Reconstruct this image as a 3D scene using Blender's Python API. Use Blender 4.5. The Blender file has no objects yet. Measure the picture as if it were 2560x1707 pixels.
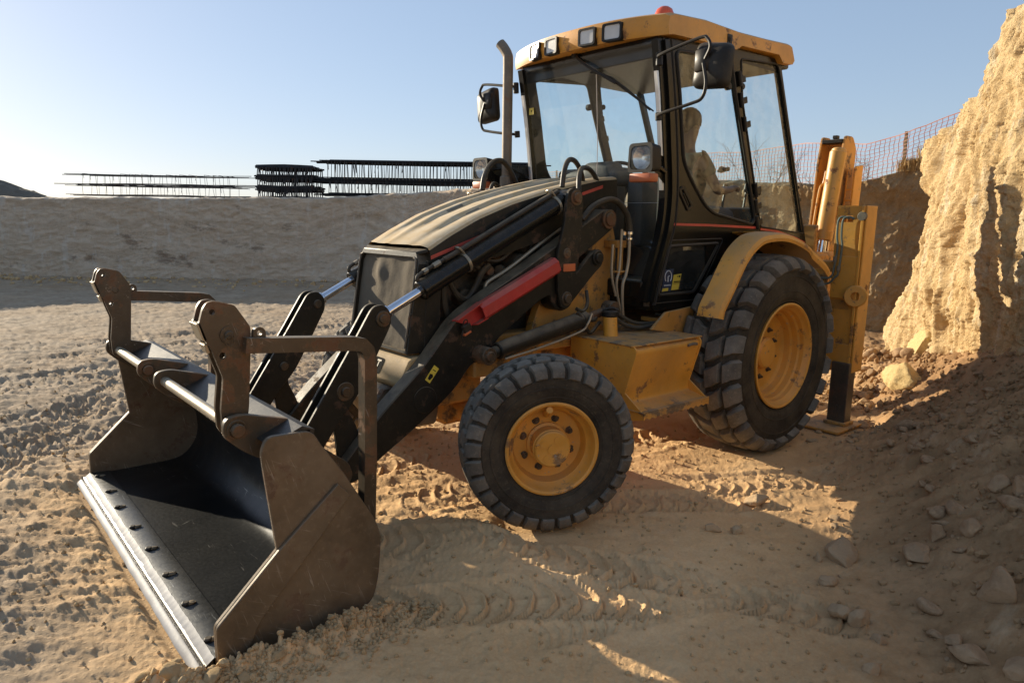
import bpy, bmesh, math, random
import numpy as np
from mathutils import Vector, Matrix, Quaternion
from mathutils.geometry import tessellate_polygon
R_ = math.radians
sc = bpy.context.scene
COL = sc.collection
random.seed(7)

# ------------------------------------------------------------------ camera
CAM = Vector((4.675, 3.660, 1.651))
YAW, PIT, ROL, FPX = R_(229.744), R_(9.839), R_(0.905), 1751.3
cd = bpy.data.cameras.new('camera'); cam = bpy.data.objects.new('camera', cd); COL.objects.link(cam)
Fv = Vector((math.cos(YAW)*math.cos(PIT), math.sin(YAW)*math.cos(PIT), -math.sin(PIT)))
Rv = Vector((math.sin(YAW), -math.cos(YAW), 0)); Uv = Rv.cross(Fv)
R2 = Rv*math.cos(ROL)+Uv*math.sin(ROL); U2 = -Rv*math.sin(ROL)+Uv*math.cos(ROL)
m = Matrix(((R2.x, U2.x, -Fv.x), (R2.y, U2.y, -Fv.y), (R2.z, U2.z, -Fv.z))).to_4x4()
m.translation = CAM; cam.matrix_world = m
cd.sensor_width = 36.0; cd.lens = 36.0*FPX/2560; cd.clip_start = 0.05; cd.clip_end = 3000
sc.camera = cam
# ------------------------------------------------------------------ sky and sun
SUN = Vector((0.205, -0.98, 0)).normalized(); EL = R_(15.3)
w = bpy.data.worlds.new('World'); sc.world = w; w.use_nodes = True
nt = w.node_tree; bg = nt.nodes['Background']
sky = nt.nodes.new('ShaderNodeTexSky'); sky.sky_type = 'NISHITA'; sky.sun_disc = False
sky.sun_elevation = EL; sky.sun_rotation = math.atan2(SUN.x, SUN.y)
sky.altitude = 300; sky.air_density = 1.0; sky.dust_density = 0.5; sky.ozone_density = 4.0
gm = nt.nodes.new('ShaderNodeGamma'); gm.inputs[1].default_value = .48; nt.links.new(sky.outputs[0], gm.inputs[0])
mx = nt.nodes.new('ShaderNodeMix'); mx.data_type = 'RGBA'; mx.blend_type = 'MULTIPLY'; mx.inputs[0].default_value = 1; mx.inputs[7].default_value = (1.12, 1.12, 1.20, 1)
nt.links.new(gm.outputs[0], mx.inputs[6]); nt.links.new(mx.outputs[2], bg.inputs[0]); bg.inputs[1].default_value = 0.15
ld = bpy.data.lights.new('sun', 'SUN'); ld.energy = 4.0; ld.angle = R_(0.5); ld.color = (1.0, 0.88, 0.68)
lo = bpy.data.objects.new('sun', ld); COL.objects.link(lo)
sd = Vector((SUN.x*math.cos(EL), SUN.y*math.cos(EL), math.sin(EL)))
lo.rotation_euler = sd.to_track_quat('Z', 'Y').to_euler(); lo.location = sd*30
sc.view_settings.view_transform = 'Standard'; sc.view_settings.look = 'None'
sc.view_settings.exposure = 1.0; sc.view_settings.gamma = 1.0
sc.cycles.max_bounces = 8; sc.cycles.transparent_max_bounces = 16

# ------------------------------------------------------------------ noise (numpy)
_rs = np.random.RandomState(11)
_perm = np.concatenate([_rs.permutation(256)]*3).astype(np.int64)
_g3 = _rs.normal(size=(256, 3)); _g3 /= np.linalg.norm(_g3, axis=1)[:, None]
def noise3(x, y, z):
    x = np.asarray(x, float); y = np.asarray(y, float)+0*x; z = np.asarray(z, float)+0*x
    xi = np.floor(x).astype(np.int64); yi = np.floor(y).astype(np.int64); zi = np.floor(z).astype(np.int64)
    xf, yf, zf = x-xi, y-yi, z-zi
    u = xf*xf*xf*(xf*(xf*6-15)+10); v = yf*yf*yf*(yf*(yf*6-15)+10); t = zf*zf*zf*(zf*(zf*6-15)+10)
    out = 0
    for a in (0, 1):
        for b in (0, 1):
            for c in (0, 1):
                h = _perm[(_perm[(_perm[(xi+a) & 255]+yi+b) & 255]+zi+c) & 255]
                g = _g3[h]
                d = g[..., 0]*(xf-a)+g[..., 1]*(yf-b)+g[..., 2]*(zf-c)
                out = out+d*(u if a else 1-u)*(v if b else 1-v)*(t if c else 1-t)
    return out*1.6
def fbm(x, y, z=0., o=4, gain=.5, ridged=False):
    s = 0; a = 1.0; n = 0
    for i in range(o):
        k = noise3(x, y, z+i*7.3)
        if ridged: k = 1-2*np.abs(k)
        s = s+a*k; n += a; a *= gain; x = x*2.03+11.1; y = y*2.03+5.7; z = z*2.03
    return s/n
def sstep(a, b, x):
    t = np.clip((x-a)/(b-a), 0, 1); return t*t*(3-2*t)

# ------------------------------------------------------------------ mesh builder
class MB:
    def __init__(s): s.v = []; s.f = []; s.mi = []
    def add(s, vs, fs, mi=0):
        o = len(s.v); s.v += [tuple(p) for p in vs]; s.f += [tuple(i+o for i in f) for f in fs]; s.mi += [mi]*len(fs)
        return s
    def addbm(s, bm, mi=0):
        bm.verts.index_update()
        s.add([v.co for v in bm.verts], [[v.index for v in f.verts] for f in bm.faces], mi); bm.free(); return s
    def box(s, c, d, rot=None, bev=.004, mi=0, seg=1):
        bm = bmesh.new(); bmesh.ops.create_cube(bm, size=1)
        for v in bm.verts: v.co = Vector((v.co.x*d[0], v.co.y*d[1], v.co.z*d[2]))
        if bev: bmesh.ops.bevel(bm, geom=bm.edges[:], offset=min(bev, min(d)*.4), segments=seg, affect='EDGES', profile=.5)
        if rot is not None:
            q = rot if not isinstance(rot, tuple) else None
            M_ = q.to_matrix() if q is not None and hasattr(q, 'to_matrix') else (q if q is not None else Matrix.Rotation(rot[0], 3, 'X') @ Matrix.Identity(3))
            if isinstance(rot, tuple):
                from mathutils import Euler
                M_ = Euler(rot).to_matrix()
            for v in bm.verts: v.co = M_ @ v.co
        for v in bm.verts: v.co += Vector(c)
        return s.addbm(bm, mi)
    def slab(s, loop, off, holes=(), bev=.003, mi=0):
        """loop: list of 3D points (planar), extruded by vector off; optional holes"""
        off = Vector(off); loops = [[Vector(p) for p in loop]]+[[Vector(p) for p in h] for h in holes]
        bm = bmesh.new()
        if not holes:
            n = len(loops[0])
            a = [bm.verts.new(p) for p in loops[0]]; b = [bm.verts.new(p+off) for p in loops[0]]
            bm.faces.new(a); bm.faces.new(b[::-1])
            for i in range(n): bm.faces.new((a[i], b[i], b[(i+1) % n], a[(i+1) % n]))
            bmesh.ops.recalc_face_normals(bm, faces=bm.faces[:])
            if bev:
                cap = [e for e in bm.edges if e.is_manifold and e.calc_face_angle(0) > .6]
                try: bmesh.ops.bevel(bm, geom=cap, offset=bev, segments=1, affect='EDGES', clamp_overlap=True)
                except Exception: pass
        else:
            flat = [p for l in loops for p in l]
            tri = tessellate_polygon(loops)
            a = [bm.verts.new(p) for p in flat]; b = [bm.verts.new(p+off) for p in flat]
            for t in tri:
                try: bm.faces.new([a[i] for i in t]); bm.faces.new([b[i] for i in reversed(t)])
                except ValueError: pass
            o = 0
            for l in loops:
                n = len(l)
                for i in range(n): bm.faces.new((a[o+i], b[o+i], b[o+(i+1) % n], a[o+(i+1) % n]))
                o += n
            bmesh.ops.recalc_face_normals(bm, faces=bm.faces[:])
        return s.addbm(bm, mi)
    def plate(s, xz, y0, y1, holes=(), bev=.003, mi=0):
        return s.slab([(x, y0, z) for x, z in xz], (0, y1-y0, 0), [[(x, y0, z) for x, z in h] for h in holes], bev, mi)
    def cyl(s, p0, p1, r, n=20, r2=None, bev=0, mi=0, cap=True):
        p0 = Vector(p0); p1 = Vector(p1); r2 = r if r2 is None else r2; d = (p1-p0); L = d.length; d.normalize()
        q = d.to_track_quat('Z', 'Y')
        prof = [(0, 0), (r-bev, 0), (r, bev), (r2, L-bev), (r2-bev, L), (0, L)] if bev else [(0, 0), (r, 0), (r2, L), (0, L)]
        if not cap: prof = [(r, 0), (r2, L)]
        return s.lathe(prof, p0, q, n, mi)
    def lathe(s, prof, o=(0, 0, 0), q=None, n=32, mi=0, close=False):
        q = q or Quaternion(); o = Vector(o); vs = []; rings = []
        for r, h in prof:
            if r <= 1e-6: rings.append([len(vs)]); vs.append(o+q @ Vector((0, 0, h)))
            else:
                rings.append(list(range(len(vs), len(vs)+n)))
                for i in range(n):
                    a = 2*math.pi*i/n; vs.append(o+q @ Vector((r*math.cos(a), r*math.sin(a), h)))
        fs = []; K = len(rings)
        for k in range(K if close else K-1):
            A, B = rings[k], rings[(k+1) % K]
            if len(A) == 1 and len(B) == 1: continue
            for i in range(n):
                j = (i+1) % n
                if len(A) == 1: fs.append((A[0], B[j], B[i]))
                elif len(B) == 1: fs.append((A[i], A[j], B[0]))
                else: fs.append((A[i], A[j], B[j], B[i]))
        return s.add(vs, fs, mi)
    def tube(s, pts, r, n=10, sm=6, mi=0, sq=False, rr=None):
        P = [Vector(p) for p in pts]
        if sm > 1 and len(P) > 2:
            Q = []; E_ = [P[0]*2-P[1]]+P+[P[-1]*2-P[-2]]
            for i in range(1, len(E_)-2):
                for k in range(sm):
                    t = k/sm; a, b, c, d = E_[i-1:i+3]
                    Q.append(.5*((2*b)+(c-a)*t+(2*a-5*b+4*c-d)*t*t+(3*b-a-3*c+d)*t**3))
            Q.append(P[-1]); P = Q
        up = Vector((0, 0, 1)); vs = []; fs = []; prev = None
        for i, p in enumerate(P):
            t = (P[min(i+1, len(P)-1)]-P[max(i-1, 0)]).normalized()
            if prev is None:
                a = t.cross(up); a = t.cross(Vector((0, 1, 0))) if a.length < .3 else a; a.normalize()
            else: a = (prev-t*prev.dot(t)).normalized()
            prev = a; b = t.cross(a)
            rad = r if rr is None else rr[min(int(i*len(rr)/len(P)), len(rr)-1)]
            for k in range(n):
                an = 2*math.pi*(k+(.5 if sq else 0))/n; vs.append(p+(a*math.cos(an)+b*math.sin(an))*rad)
        for i in range(len(P)-1):
            for k in range(n):
                fs.append((i*n+k, i*n+(k+1) % n, (i+1)*n+(k+1) % n, (i+1)*n+k))
        fs.append(tuple(range(n))[::-1]); fs.append(tuple((len(P)-1)*n+k for k in range(n)))
        return s.add(vs, fs, mi)
    def grid(s, fn, nu, nv, mi=0, flip=False):
        vs = [fn(i/nu, j/nv) for j in range(nv+1) for i in range(nu+1)]
        fs = []
        for j in range(nv):
            for i in range(nu):
                a = j*(nu+1)+i; q = (a, a+1, a+nu+2, a+nu+1); fs.append(q[::-1] if flip else q)
        return s.add(vs, fs, mi)
    def build(s, name, mats, parent=None, off=None, ang=35, sub=False, flat=False):
        me = bpy.data.meshes.new(name); me.from_pydata(s.v, [], s.f)
        mats = mats if isinstance(mats, (list, tuple)) else [mats]
        for m_ in mats: me.materials.append(m_)
        me.polygons.foreach_set('material_index', s.mi)
        bm = bmesh.new(); bm.from_mesh(me)
        if not flat:
            for f in bm.faces: f.smooth = True
            ca = math.radians(ang)
            for e in bm.edges:
                if len(e.link_faces) == 2 and e.calc_face_angle(0) > ca: e.smooth = False
        bm.to_mesh(me); bm.free(); me.update()
        o = bpy.data.objects.new(name, me); COL.objects.link(o)
        if parent is not None:
            o.parent = parent
            if off is not None: o.location = off
        return o
def npmesh(name, V, Fq, mats, parent=None, smooth=True):
    me = bpy.data.meshes.new(name); V = np.asarray(V, np.float32); Fq = np.asarray(Fq, np.int32)
    me.vertices.add(len(V)); me.vertices.foreach_set('co', V.ravel())
    k = Fq.shape[1]; me.loops.add(Fq.size); me.loops.foreach_set('vertex_index', Fq.ravel())
    me.polygons.add(len(Fq)); me.polygons.foreach_set('loop_start', np.arange(0, Fq.size, k, dtype=np.int32))
    me.polygons.foreach_set('loop_total', np.full(len(Fq), k, np.int32))
    me.polygons.foreach_set('use_smooth', np.full(len(Fq), smooth)); me.update(calc_edges=True)
    for m_ in (mats if isinstance(mats, (list, tuple)) else [mats]): me.materials.append(m_)
    o = bpy.data.objects.new(name, me); COL.objects.link(o)
    if parent is not None: o.parent = parent
    return o
def tag(o, label=None, cat=None, group=None, kind=None):
    if label: o['label'] = label
    if cat: o['category'] = cat
    if group: o['group'] = group
    if kind: o['kind'] = kind
    return o
def empty(name, loc, label, cat, group=None, rz=0):
    o = bpy.data.objects.new(name, None); COL.objects.link(o); o.location = loc; o.rotation_euler = (0, 0, rz)
    o.empty_display_size = .2
    return tag(o, label, cat, group)

# ------------------------------------------------------------------ materials
class NT:
    def __init__(s, name):
        s.m = bpy.data.materials.new(name); s.m.use_nodes = True; s.t = s.m.node_tree; s.b = s.t.nodes['Principled BSDF']
        s.out = s.t.nodes['Material Output']
        s.tc = s.n('ShaderNodeTexCoord').outputs['Object']
    def n(s, k, **kw):
        x = s.t.nodes.new(k)
        for a, b in kw.items(): setattr(x, a, b)
        return x
    def l(s, a, b): s.t.links.new(a, b)
    def noise(s, scale, det=4, rough=.55, vec=None, stretch=None, lo=None, hi=None, dist=0):
        vec = vec or s.tc
        if stretch:
            mp = s.n('ShaderNodeMapping'); mp.inputs['Scale'].default_value = stretch
            if len(stretch) > 3: mp.inputs['Rotation'].default_value = stretch[3:]
            s.l(vec, mp.inputs[0]); vec = mp.outputs[0]
        x = s.n('ShaderNodeTexNoise'); x.inputs['Scale'].default_value = scale; x.inputs['Detail'].default_value = det
        x.inputs['Roughness'].default_value = rough; x.inputs['Distortion'].default_value = dist
        s.l(vec, x.inputs['Vector']); o = x.outputs['Fac']
        return s.ramp(o, lo, hi) if lo is not None else o
    def ramp(s, o, lo, hi, a=0., b=1.):
        x = s.n('ShaderNodeMapRange'); x.inputs[1].default_value = lo; x.inputs[2].default_value = hi
        x.inputs[3].default_value = a; x.inputs[4].default_value = b; s.l(o, x.inputs[0]); return x.outputs[0]
    def mix(s, f, a, b, mode='MIX'):
        x = s.n('ShaderNodeMix', data_type='RGBA', blend_type=mode)
        for so, val in ((x.inputs[0], f), (x.inputs[6], a), (x.inputs[7], b)):
            if isinstance(val, (int, float)): so.default_value = val
            elif isinstance(val, (tuple, list)): so.default_value = tuple(val)+((1,) if len(val) == 3 else ())
            else: s.l(val, so)
        return x.outputs[2]
    def math(s, op, a, b=0.):
        x = s.n('ShaderNodeMath', operation=op)
        for so, val in ((x.inputs[0], a), (x.inputs[1], b)):
            if isinstance(val, (int, float)): so.default_value = val
            else: s.l(val, so)
        return x.outputs[0]
    def bump(s, h, st=.3, d=.01, nrm=None):
        x = s.n('ShaderNodeBump'); x.inputs['Strength'].default_value = st; x.inputs['Distance'].default_value = d
        s.l(h, x.inputs['Height'])
        if nrm is not None: s.l(nrm, x.inputs['Normal'])
        return x.outputs[0]
    def upz(s, lo=.2, hi=.9):
        g = s.n('ShaderNodeNewGeometry'); x = s.n('ShaderNodeSeparateXYZ'); s.l(g.outputs['Normal'], x.inputs[0])
        return s.ramp(x.outputs[2], lo, hi)
DUST = (.42, .32, .20)
def paint(name, col, rough=.45, metal=0., dust=.5, dustcol=DUST, rust=0., rustcol=(.16, .065, .03), wear=0., wearcol=(.3, .27, .24), base_dust=.12, bump=.15, spec=.5, scr=0., scrcol=(.5, .45, .4), ns=1.0, var=.25):
    t = NT(name); c = t.mix(t.noise(2.5*ns, 5, .6, lo=.35, hi=.7), tuple(x*(1-var) for x in col), tuple(min(1, x*(1+var*.5)) for x in col))
    fine = t.noise(60*ns, 4, .7)
    rg = None
    if rust: 
        k = t.noise(7*ns, 8, .7, lo=.62-.22*rust, hi=.66-.14*rust); c = t.mix(t.math('MULTIPLY', k, .85), c, rustcol); rg = k
    if wear:
        k = t.noise(22*ns, 6, .8, lo=.66-.1*wear, hi=.69-.1*wear); c = t.mix(k, c, wearcol)
    if scr:
        def sc_(rot, sca, f):
            mp = t.n('ShaderNodeMapping'); mp.inputs['Rotation'].default_value = rot; mp.inputs['Scale'].default_value = (1, 1, 1); t.l(t.tc, mp.inputs[0])
            return t.noise(f, 3, .55, vec=mp.outputs[0], stretch=sca, lo=.70-.03*scr, hi=.735-.03*scr, dist=.35)
        k1 = sc_((0, .5, .3), (1, 1, 16), 7); k2 = sc_((.3, -.7, .8), (18, 1, 1.2), 6); k3 = sc_((.1, 1.3, -.4), (1.3, 1.3, 22), 5)
        pm = t.noise(4, 4, .6, lo=.48, hi=.62)
        c = t.mix(t.math('MULTIPLY', t.math('MULTIPLY', t.math('MAXIMUM', t.math('MAXIMUM', k1, k2), k3), pm), .5), c, scrcol)
    # dust: film everywhere in patches + settled on upward faces
    film = t.math('MULTIPLY', t.noise(3.2*ns, 6, .7, lo=.3, hi=.75), base_dust*2)
    spots = t.math('MULTIPLY', t.noise(38*ns, 5, .75, lo=.55, hi=.75), base_dust*1.5)
    film = t.math('ADD', film, spots)
    up = t.math('MULTIPLY', t.math('MULTIPLY', t.upz(), t.noise(9*ns, 6, .7, lo=.2, hi=.6)), dust)
    d = t.math('MINIMUM', t.math('MAXIMUM', film, up), .95)
    c = t.mix(d, c, dustcol); t.l(c, t.b.inputs['Base Color'])
    rr = t.math('ADD', t.ramp(d, 0, 1, rough, .95), t.math('MULTIPLY', t.math('SUBTRACT', fine, .5), .2))
    if rg is not None: rr = t.math('MAXIMUM', rr, t.math('MULTIPLY', rg, .85))
    t.l(rr, t.b.inputs['Roughness'])
    if metal: t.l(t.math('MULTIPLY', t.ramp(d, 0, .6, 1, 0), metal), t.b.inputs['Metallic'])
    t.b.inputs['Specular IOR Level'].default_value = spec
    h = t.math('ADD', t.noise(18*ns, 6, .7), t.math('MULTIPLY', fine, .3))
    t.l(t.bump(h, bump, .006), t.b.inputs['Normal'])
    return t.m
YEL = paint('yellow_paint', (.78, .335, .030), .40, rust=.2, dust=.5, base_dust=.11, wear=.3, wearcol=(.12, .08, .05))
YELD = paint('yellow_paint_dirty', (.64, .28, .032), .5, rust=.45, rustcol=(.05, .035, .025), dust=.6, base_dust=.16)
YELR = paint('yellow_rim_paint', (.80, .345, .032), .42, rust=.2, wear=.3, dust=.4, base_dust=.12, rustcol=(.14, .07, .03))
BLK = paint('black_paint', (.007, .007, .006), .22, spec=.32, dust=.15, base_dust=.008, rust=.0)
BLKD = paint('black_paint_dusty', (.012, .011, .008), .42, spec=.25, dust=.55, base_dust=.035, rust=.25, rustcol=(.09, .05, .03))
STEEL = paint('brown_worn_steel', (.075, .052, .030), .40, metal=.35, dust=.45, base_dust=.07, var=.45, rust=.45, rustcol=(.17, .075, .03), scr=.8, wear=.25, wearcol=(.30, .26, .2))
BSIDE = paint('bucket_side_steel', (.15, .105, .062), .40, metal=.4, dust=.3, base_dust=.15, rust=.35, rustcol=(.12, .06, .03), var=.45, scr=1.7, scrcol=(.55, .48, .38))
BFLOOR = paint('bucket_polished_steel', (.055, .058, .058), .32, metal=.8, dust=.0, base_dust=.02, scr=.8, bump=.1, scrcol=(.45, .45, .42))
BDARK = paint('bucket_inner_steel', (.028, .028, .028), .42, metal=.4, dust=.10, base_dust=.05, scr=1.0, scrcol=(.3, .28, .24))
EDGE = paint('bare_cutting_edge', (.30, .30, .31), .6, metal=.0, dust=.10, base_dust=.05, bump=.12)
CHROME = paint('chromed_rod', (.75, .76, .80), .08, metal=1., dust=0, base_dust=.005, bump=.0)
STRIP = paint('bright_metal_strip', (.75, .74, .72), .3, metal=.6, dust=0, base_dust=.03, bump=.0)
HOODM = paint('hood_dusty_paint', (.55, .33, .09), .45, dust=.90, dustcol=(.62, .50, .34), base_dust=.28)
DECK = paint('hood_dark_decal', (.02, .02, .02), .5, dust=.55, base_dust=.15)
RED = paint('red_paint', (.52, .022, .022), .38, dust=.45, base_dust=.07, wear=.2, wearcol=(.3, .05, .04))
REDS = paint('red_stripe', (.62, .07, .045), .45, dust=.1, base_dust=.05)
ORG = paint('orange_plastic', (.62, .13, .03), .35, dust=.2, base_dust=.1)
RUB = paint('black_rubber', (.012, .011, .010), .5, spec=.25, dust=.35, base_dust=.05)
HOSE = paint('hose_rubber', (.016, .014, .010), .42, spec=.3, dust=.5, base_dust=.08)
TYRE = paint('tyre_rubber', (.020, .016, .012), .72, spec=.25, dust=.2, base_dust=.13, dustcol=(.33, .26, .17), bump=.3, ns=1.5)
TREAD = paint('tyre_tread_rubber', (.075, .064, .050), .75, spec=.3, dust=.5, base_dust=.24, dustcol=(.40, .34, .26), bump=.5, ns=1.5)
PLAS = paint('black_plastic', (.012, .011, .010), .42, spec=.25, dust=.25, base_dust=.04)
GREY = paint('grey_plastic', (.055, .06, .06), .55, dust=.3, base_dust=.1)
EXH = paint('exhaust_steel', (.15, .125, .10), .55, metal=.5, dust=.4, base_dust=.2, rust=.2)
ENG = paint('engine_grime', (.025, .021, .015), .6, spec=.25, dust=.5, base_dust=.16, rust=.4)
TUBE = paint('steel_tube', (.40, .34, .24), .35, metal=.7, dust=.3, base_dust=.12)
MUD = paint('caked_mud', (.20, .145, .085), .95, dust=.3, base_dust=.2, bump=.8)
REBAR = paint('rebar_steel', (.022, .023, .026), .5, metal=.3, dust=.05, base_dust=.02, rust=.1)
YSTK = paint('yellow_sticker', (.75, .55, .06), .5, dust=.1, base_dust=.04)
BSTK = paint('blue_sticker', (.012, .03, .075), .5, dust=.1, base_dust=.04)
WSTK = paint('white_print', (.7, .7, .68), .5, dust=.05, base_dust=.02)
BPRT = paint('black_print', (.015, .015, .015), .9, spec=.05, dust=.05, base_dust=.02)
def glass(name, tint, dust=.12, dcol=(.55, .50, .40), refl=1.0):
    t = NT(name); N = t.t.nodes; tr = N.new('ShaderNodeBsdfTransparent'); tr.inputs[0].default_value = tint+(1,)
    gl = N.new('ShaderNodeBsdfGlossy'); gl.inputs['Roughness'].default_value = .015
    g_ = N.new('ShaderNodeNewGeometry'); dt = N.new('ShaderNodeVectorMath'); dt.operation = 'DOT_PRODUCT'
    t.l(g_.outputs['Incoming'], dt.inputs[0]); t.l(g_.outputs['Normal'], dt.inputs[1])
    k_ = t.math('POWER', t.math('SUBTRACT', 1.0, t.math('ABSOLUTE', dt.outputs['Value'])), 5.0); fr_ = t.math('ADD', t.math('MULTIPLY', k_, .92), .07)
    m1 = N.new('ShaderNodeMixShader'); t.l(t.math('MULTIPLY', fr_, refl), m1.inputs[0]); t.l(tr.outputs[0], m1.inputs[1]); t.l(gl.outputs[0], m1.inputs[2])
    df = N.new('ShaderNodeBsdfDiffuse'); df.inputs[0].default_value = dcol+(1,)
    m2 = N.new('ShaderNodeMixShader')
    k = t.math('ADD', t.math('MULTIPLY', t.noise(6, 8, .75, lo=.35, hi=.8), dust), t.math('MULTIPLY', t.noise(90, 3, .8, lo=.55, hi=.75), dust*.5))
    t.l(k, m2.inputs[0]); t.l(m1.outputs[0], m2.inputs[1]); t.l(df.outputs[0], m2.inputs[2]); t.l(m2.outputs[0], t.out.inputs[0])
    return t.m
GFRONT = glass('windscreen_glass', (.92, .97, .98), .045)
GSIDE = glass('dusty_side_glass', (.86, .95, .96), .10)
LHOUS = paint('lamp_housing', (.010, .009, .008), .5, spec=.2, dust=.05, base_dust=.02)
LENS = paint('lamp_lens', (.75, .73, .68), .12, dust=0, base_dust=.06)
REFL = paint('lamp_reflector', (.85, .83, .80), .12, metal=1., dust=0, base_dust=.08, bump=.35)

def earth(name, c1, c2, c3, sc_=1.0, bump=.6, dist=.02, streak=None, extra=None, pebble=True):
    t = NT(name); a = t.noise(.9*sc_, 6, .6, lo=.3, hi=.7); b = t.noise(7*sc_, 8, .7, lo=.35, hi=.68); f = t.noise(70*sc_, 6, .75)
    c = t.mix(a, c1, c2); c = t.mix(t.math('MULTIPLY', b, .6), c, c3)
    c = t.mix(t.math('MULTIPLY', t.ramp(f, .4, .75), .35), c, tuple(min(1, x*1.35) for x in c2))
    if streak: 
        k = t.noise(streak[0], 6, .7, stretch=streak[1], lo=streak[2], hi=streak[3]); c = t.mix(t.math('MULTIPLY', k, streak[5]), c, streak[4])
    if extra: c = extra(t, c)
    t.l(c, t.b.inputs['Base Color']); t.b.inputs['Roughness'].default_value = .95
    t.b.inputs['Specular IOR Level'].default_value = .15
    h = t.math('ADD', t.noise(24*sc_, 8, .75), t.math('MULTIPLY', t.noise(110*sc_, 4, .7), .35))
    if pebble:
        vo = t.n('ShaderNodeTexVoronoi'); vo.inputs['Scale'].default_value = 42*sc_; t.l(t.tc, vo.inputs['Vector'])
        h = t.math('SUBTRACT', h, t.math('MULTIPLY', t.ramp(vo.outputs['Distance'], 0, .35), .35))
    t.l(t.bump(h, bump, dist), t.b.inputs['Normal'])
    return t.m
def foot_shade_tint(t, c, a, b):  # brown earth tone on the right, with the cliff's shade painted into it
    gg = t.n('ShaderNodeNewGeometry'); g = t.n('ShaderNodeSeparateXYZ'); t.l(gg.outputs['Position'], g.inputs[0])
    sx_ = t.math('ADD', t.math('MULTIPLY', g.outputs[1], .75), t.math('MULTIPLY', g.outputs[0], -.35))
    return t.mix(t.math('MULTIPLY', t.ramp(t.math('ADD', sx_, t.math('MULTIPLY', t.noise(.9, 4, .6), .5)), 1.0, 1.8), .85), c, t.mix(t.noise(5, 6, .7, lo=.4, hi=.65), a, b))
def gextra(t, c):
    g = t.n('ShaderNodeSeparateXYZ'); t.l(t.tc, g.inputs[0])
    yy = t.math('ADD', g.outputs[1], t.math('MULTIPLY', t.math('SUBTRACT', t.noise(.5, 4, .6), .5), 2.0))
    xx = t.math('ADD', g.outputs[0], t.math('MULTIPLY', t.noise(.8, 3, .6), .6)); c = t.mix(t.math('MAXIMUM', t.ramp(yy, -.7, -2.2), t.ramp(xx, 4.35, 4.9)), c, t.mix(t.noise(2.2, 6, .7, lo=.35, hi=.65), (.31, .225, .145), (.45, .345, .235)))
    c = foot_shade_tint(t, c, (.17, .092, .042), (.34, .20, .10))
    # foot shade is painted in above; below, reddish brown soil patches at random
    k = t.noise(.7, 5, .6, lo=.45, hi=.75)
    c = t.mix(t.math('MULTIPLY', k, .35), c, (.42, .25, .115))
    k = t.noise(1.6, 6, .7, stretch=(1, 3, 1), lo=.58, hi=.72); c = t.mix(t.math('MULTIPLY', k, .3), c, (.62, .50, .33))
    return c
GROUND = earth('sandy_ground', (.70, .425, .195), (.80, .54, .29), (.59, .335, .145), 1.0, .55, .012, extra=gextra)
CLIFF = earth('sandstone_cliff', (.60, .42, .205), (.72, .55, .32), (.44, .27, .11), .9, .9, .03, streak=(4.5, (1.5, 1.5, .28), .52, .64, (.72, .62, .44), .75))
SOIL = earth('soil_clods_shade_tint', (.48, .32, .16), (.58, .42, .23), (.38, .24, .11), 1.6, .6, .01, extra=lambda t, c: foot_shade_tint(t, c, (.21, .12, .058), (.40, .25, .13)))  # clod colour; carries painted shade towards the cliff foot
def wextra(t, c):
    gw = t.n('ShaderNodeSeparateXYZ'); t.l(t.tc, gw.inputs[0])
    zz = t.math('ADD', gw.outputs[2], t.math('MULTIPLY', t.noise(.35, 4, .6), 1.6))
    wv = t.n('ShaderNodeTexNoise'); wv.noise_dimensions = '1D'; wv.inputs['Scale'].default_value = 3.4; wv.inputs['Detail'].default_value = 4; t.l(zz, wv.inputs['W'])
    c = t.mix(t.math('MULTIPLY', t.ramp(wv.outputs['Fac'], .46, .60), .28), c, (.42, .29, .18)); c = t.mix(t.math('MULTIPLY', t.ramp(wv.outputs['Fac'], .50, .36), .25), c, (.78, .65, .50))
    k = t.noise(.8, 6, .7, stretch=(1, 1, 2.2), lo=.58, hi=.66); c = t.mix(t.math('MULTIPLY', k, .55), c, (.12, .06, .035))
    k = t.noise(5.5, 3, .6, stretch=(1, 1, .22), lo=.58, hi=.67); c = t.mix(t.math('MULTIPLY', k, .45), c, (.80, .72, .62))
    k = t.noise(3.3, 8, .75, lo=.55, hi=.72); c = t.mix(t.math('MULTIPLY', k, .4), c, (.80, .68, .52))
    return c
WALL = earth('quarry_face', (.76, .56, .39), (.84, .68, .51), (.56, .40, .26), .5, 1.0, .08, extra=wextra)
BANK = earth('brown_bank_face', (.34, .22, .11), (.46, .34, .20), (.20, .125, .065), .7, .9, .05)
STONE = earth('pale_stone', (.46, .32, .18), (.56, .41, .25), (.36, .23, .12), 1.6, .5, .01, extra=lambda t, c: foot_shade_tint(t, c, (.27, .165, .09), (.44, .29, .165)))  # stone colour, darkened on the right to paint in shade below the cliff
BOULD = earth('yellow_boulder', (.55, .40, .18), (.62, .48, .25), (.42, .28, .11), 1.2, .6, .02)
MOUND = earth('grey_soil', (.15, .13, .10), (.20, .17, .13), (.11, .09, .07), 1.0, .6, .04)
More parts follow.
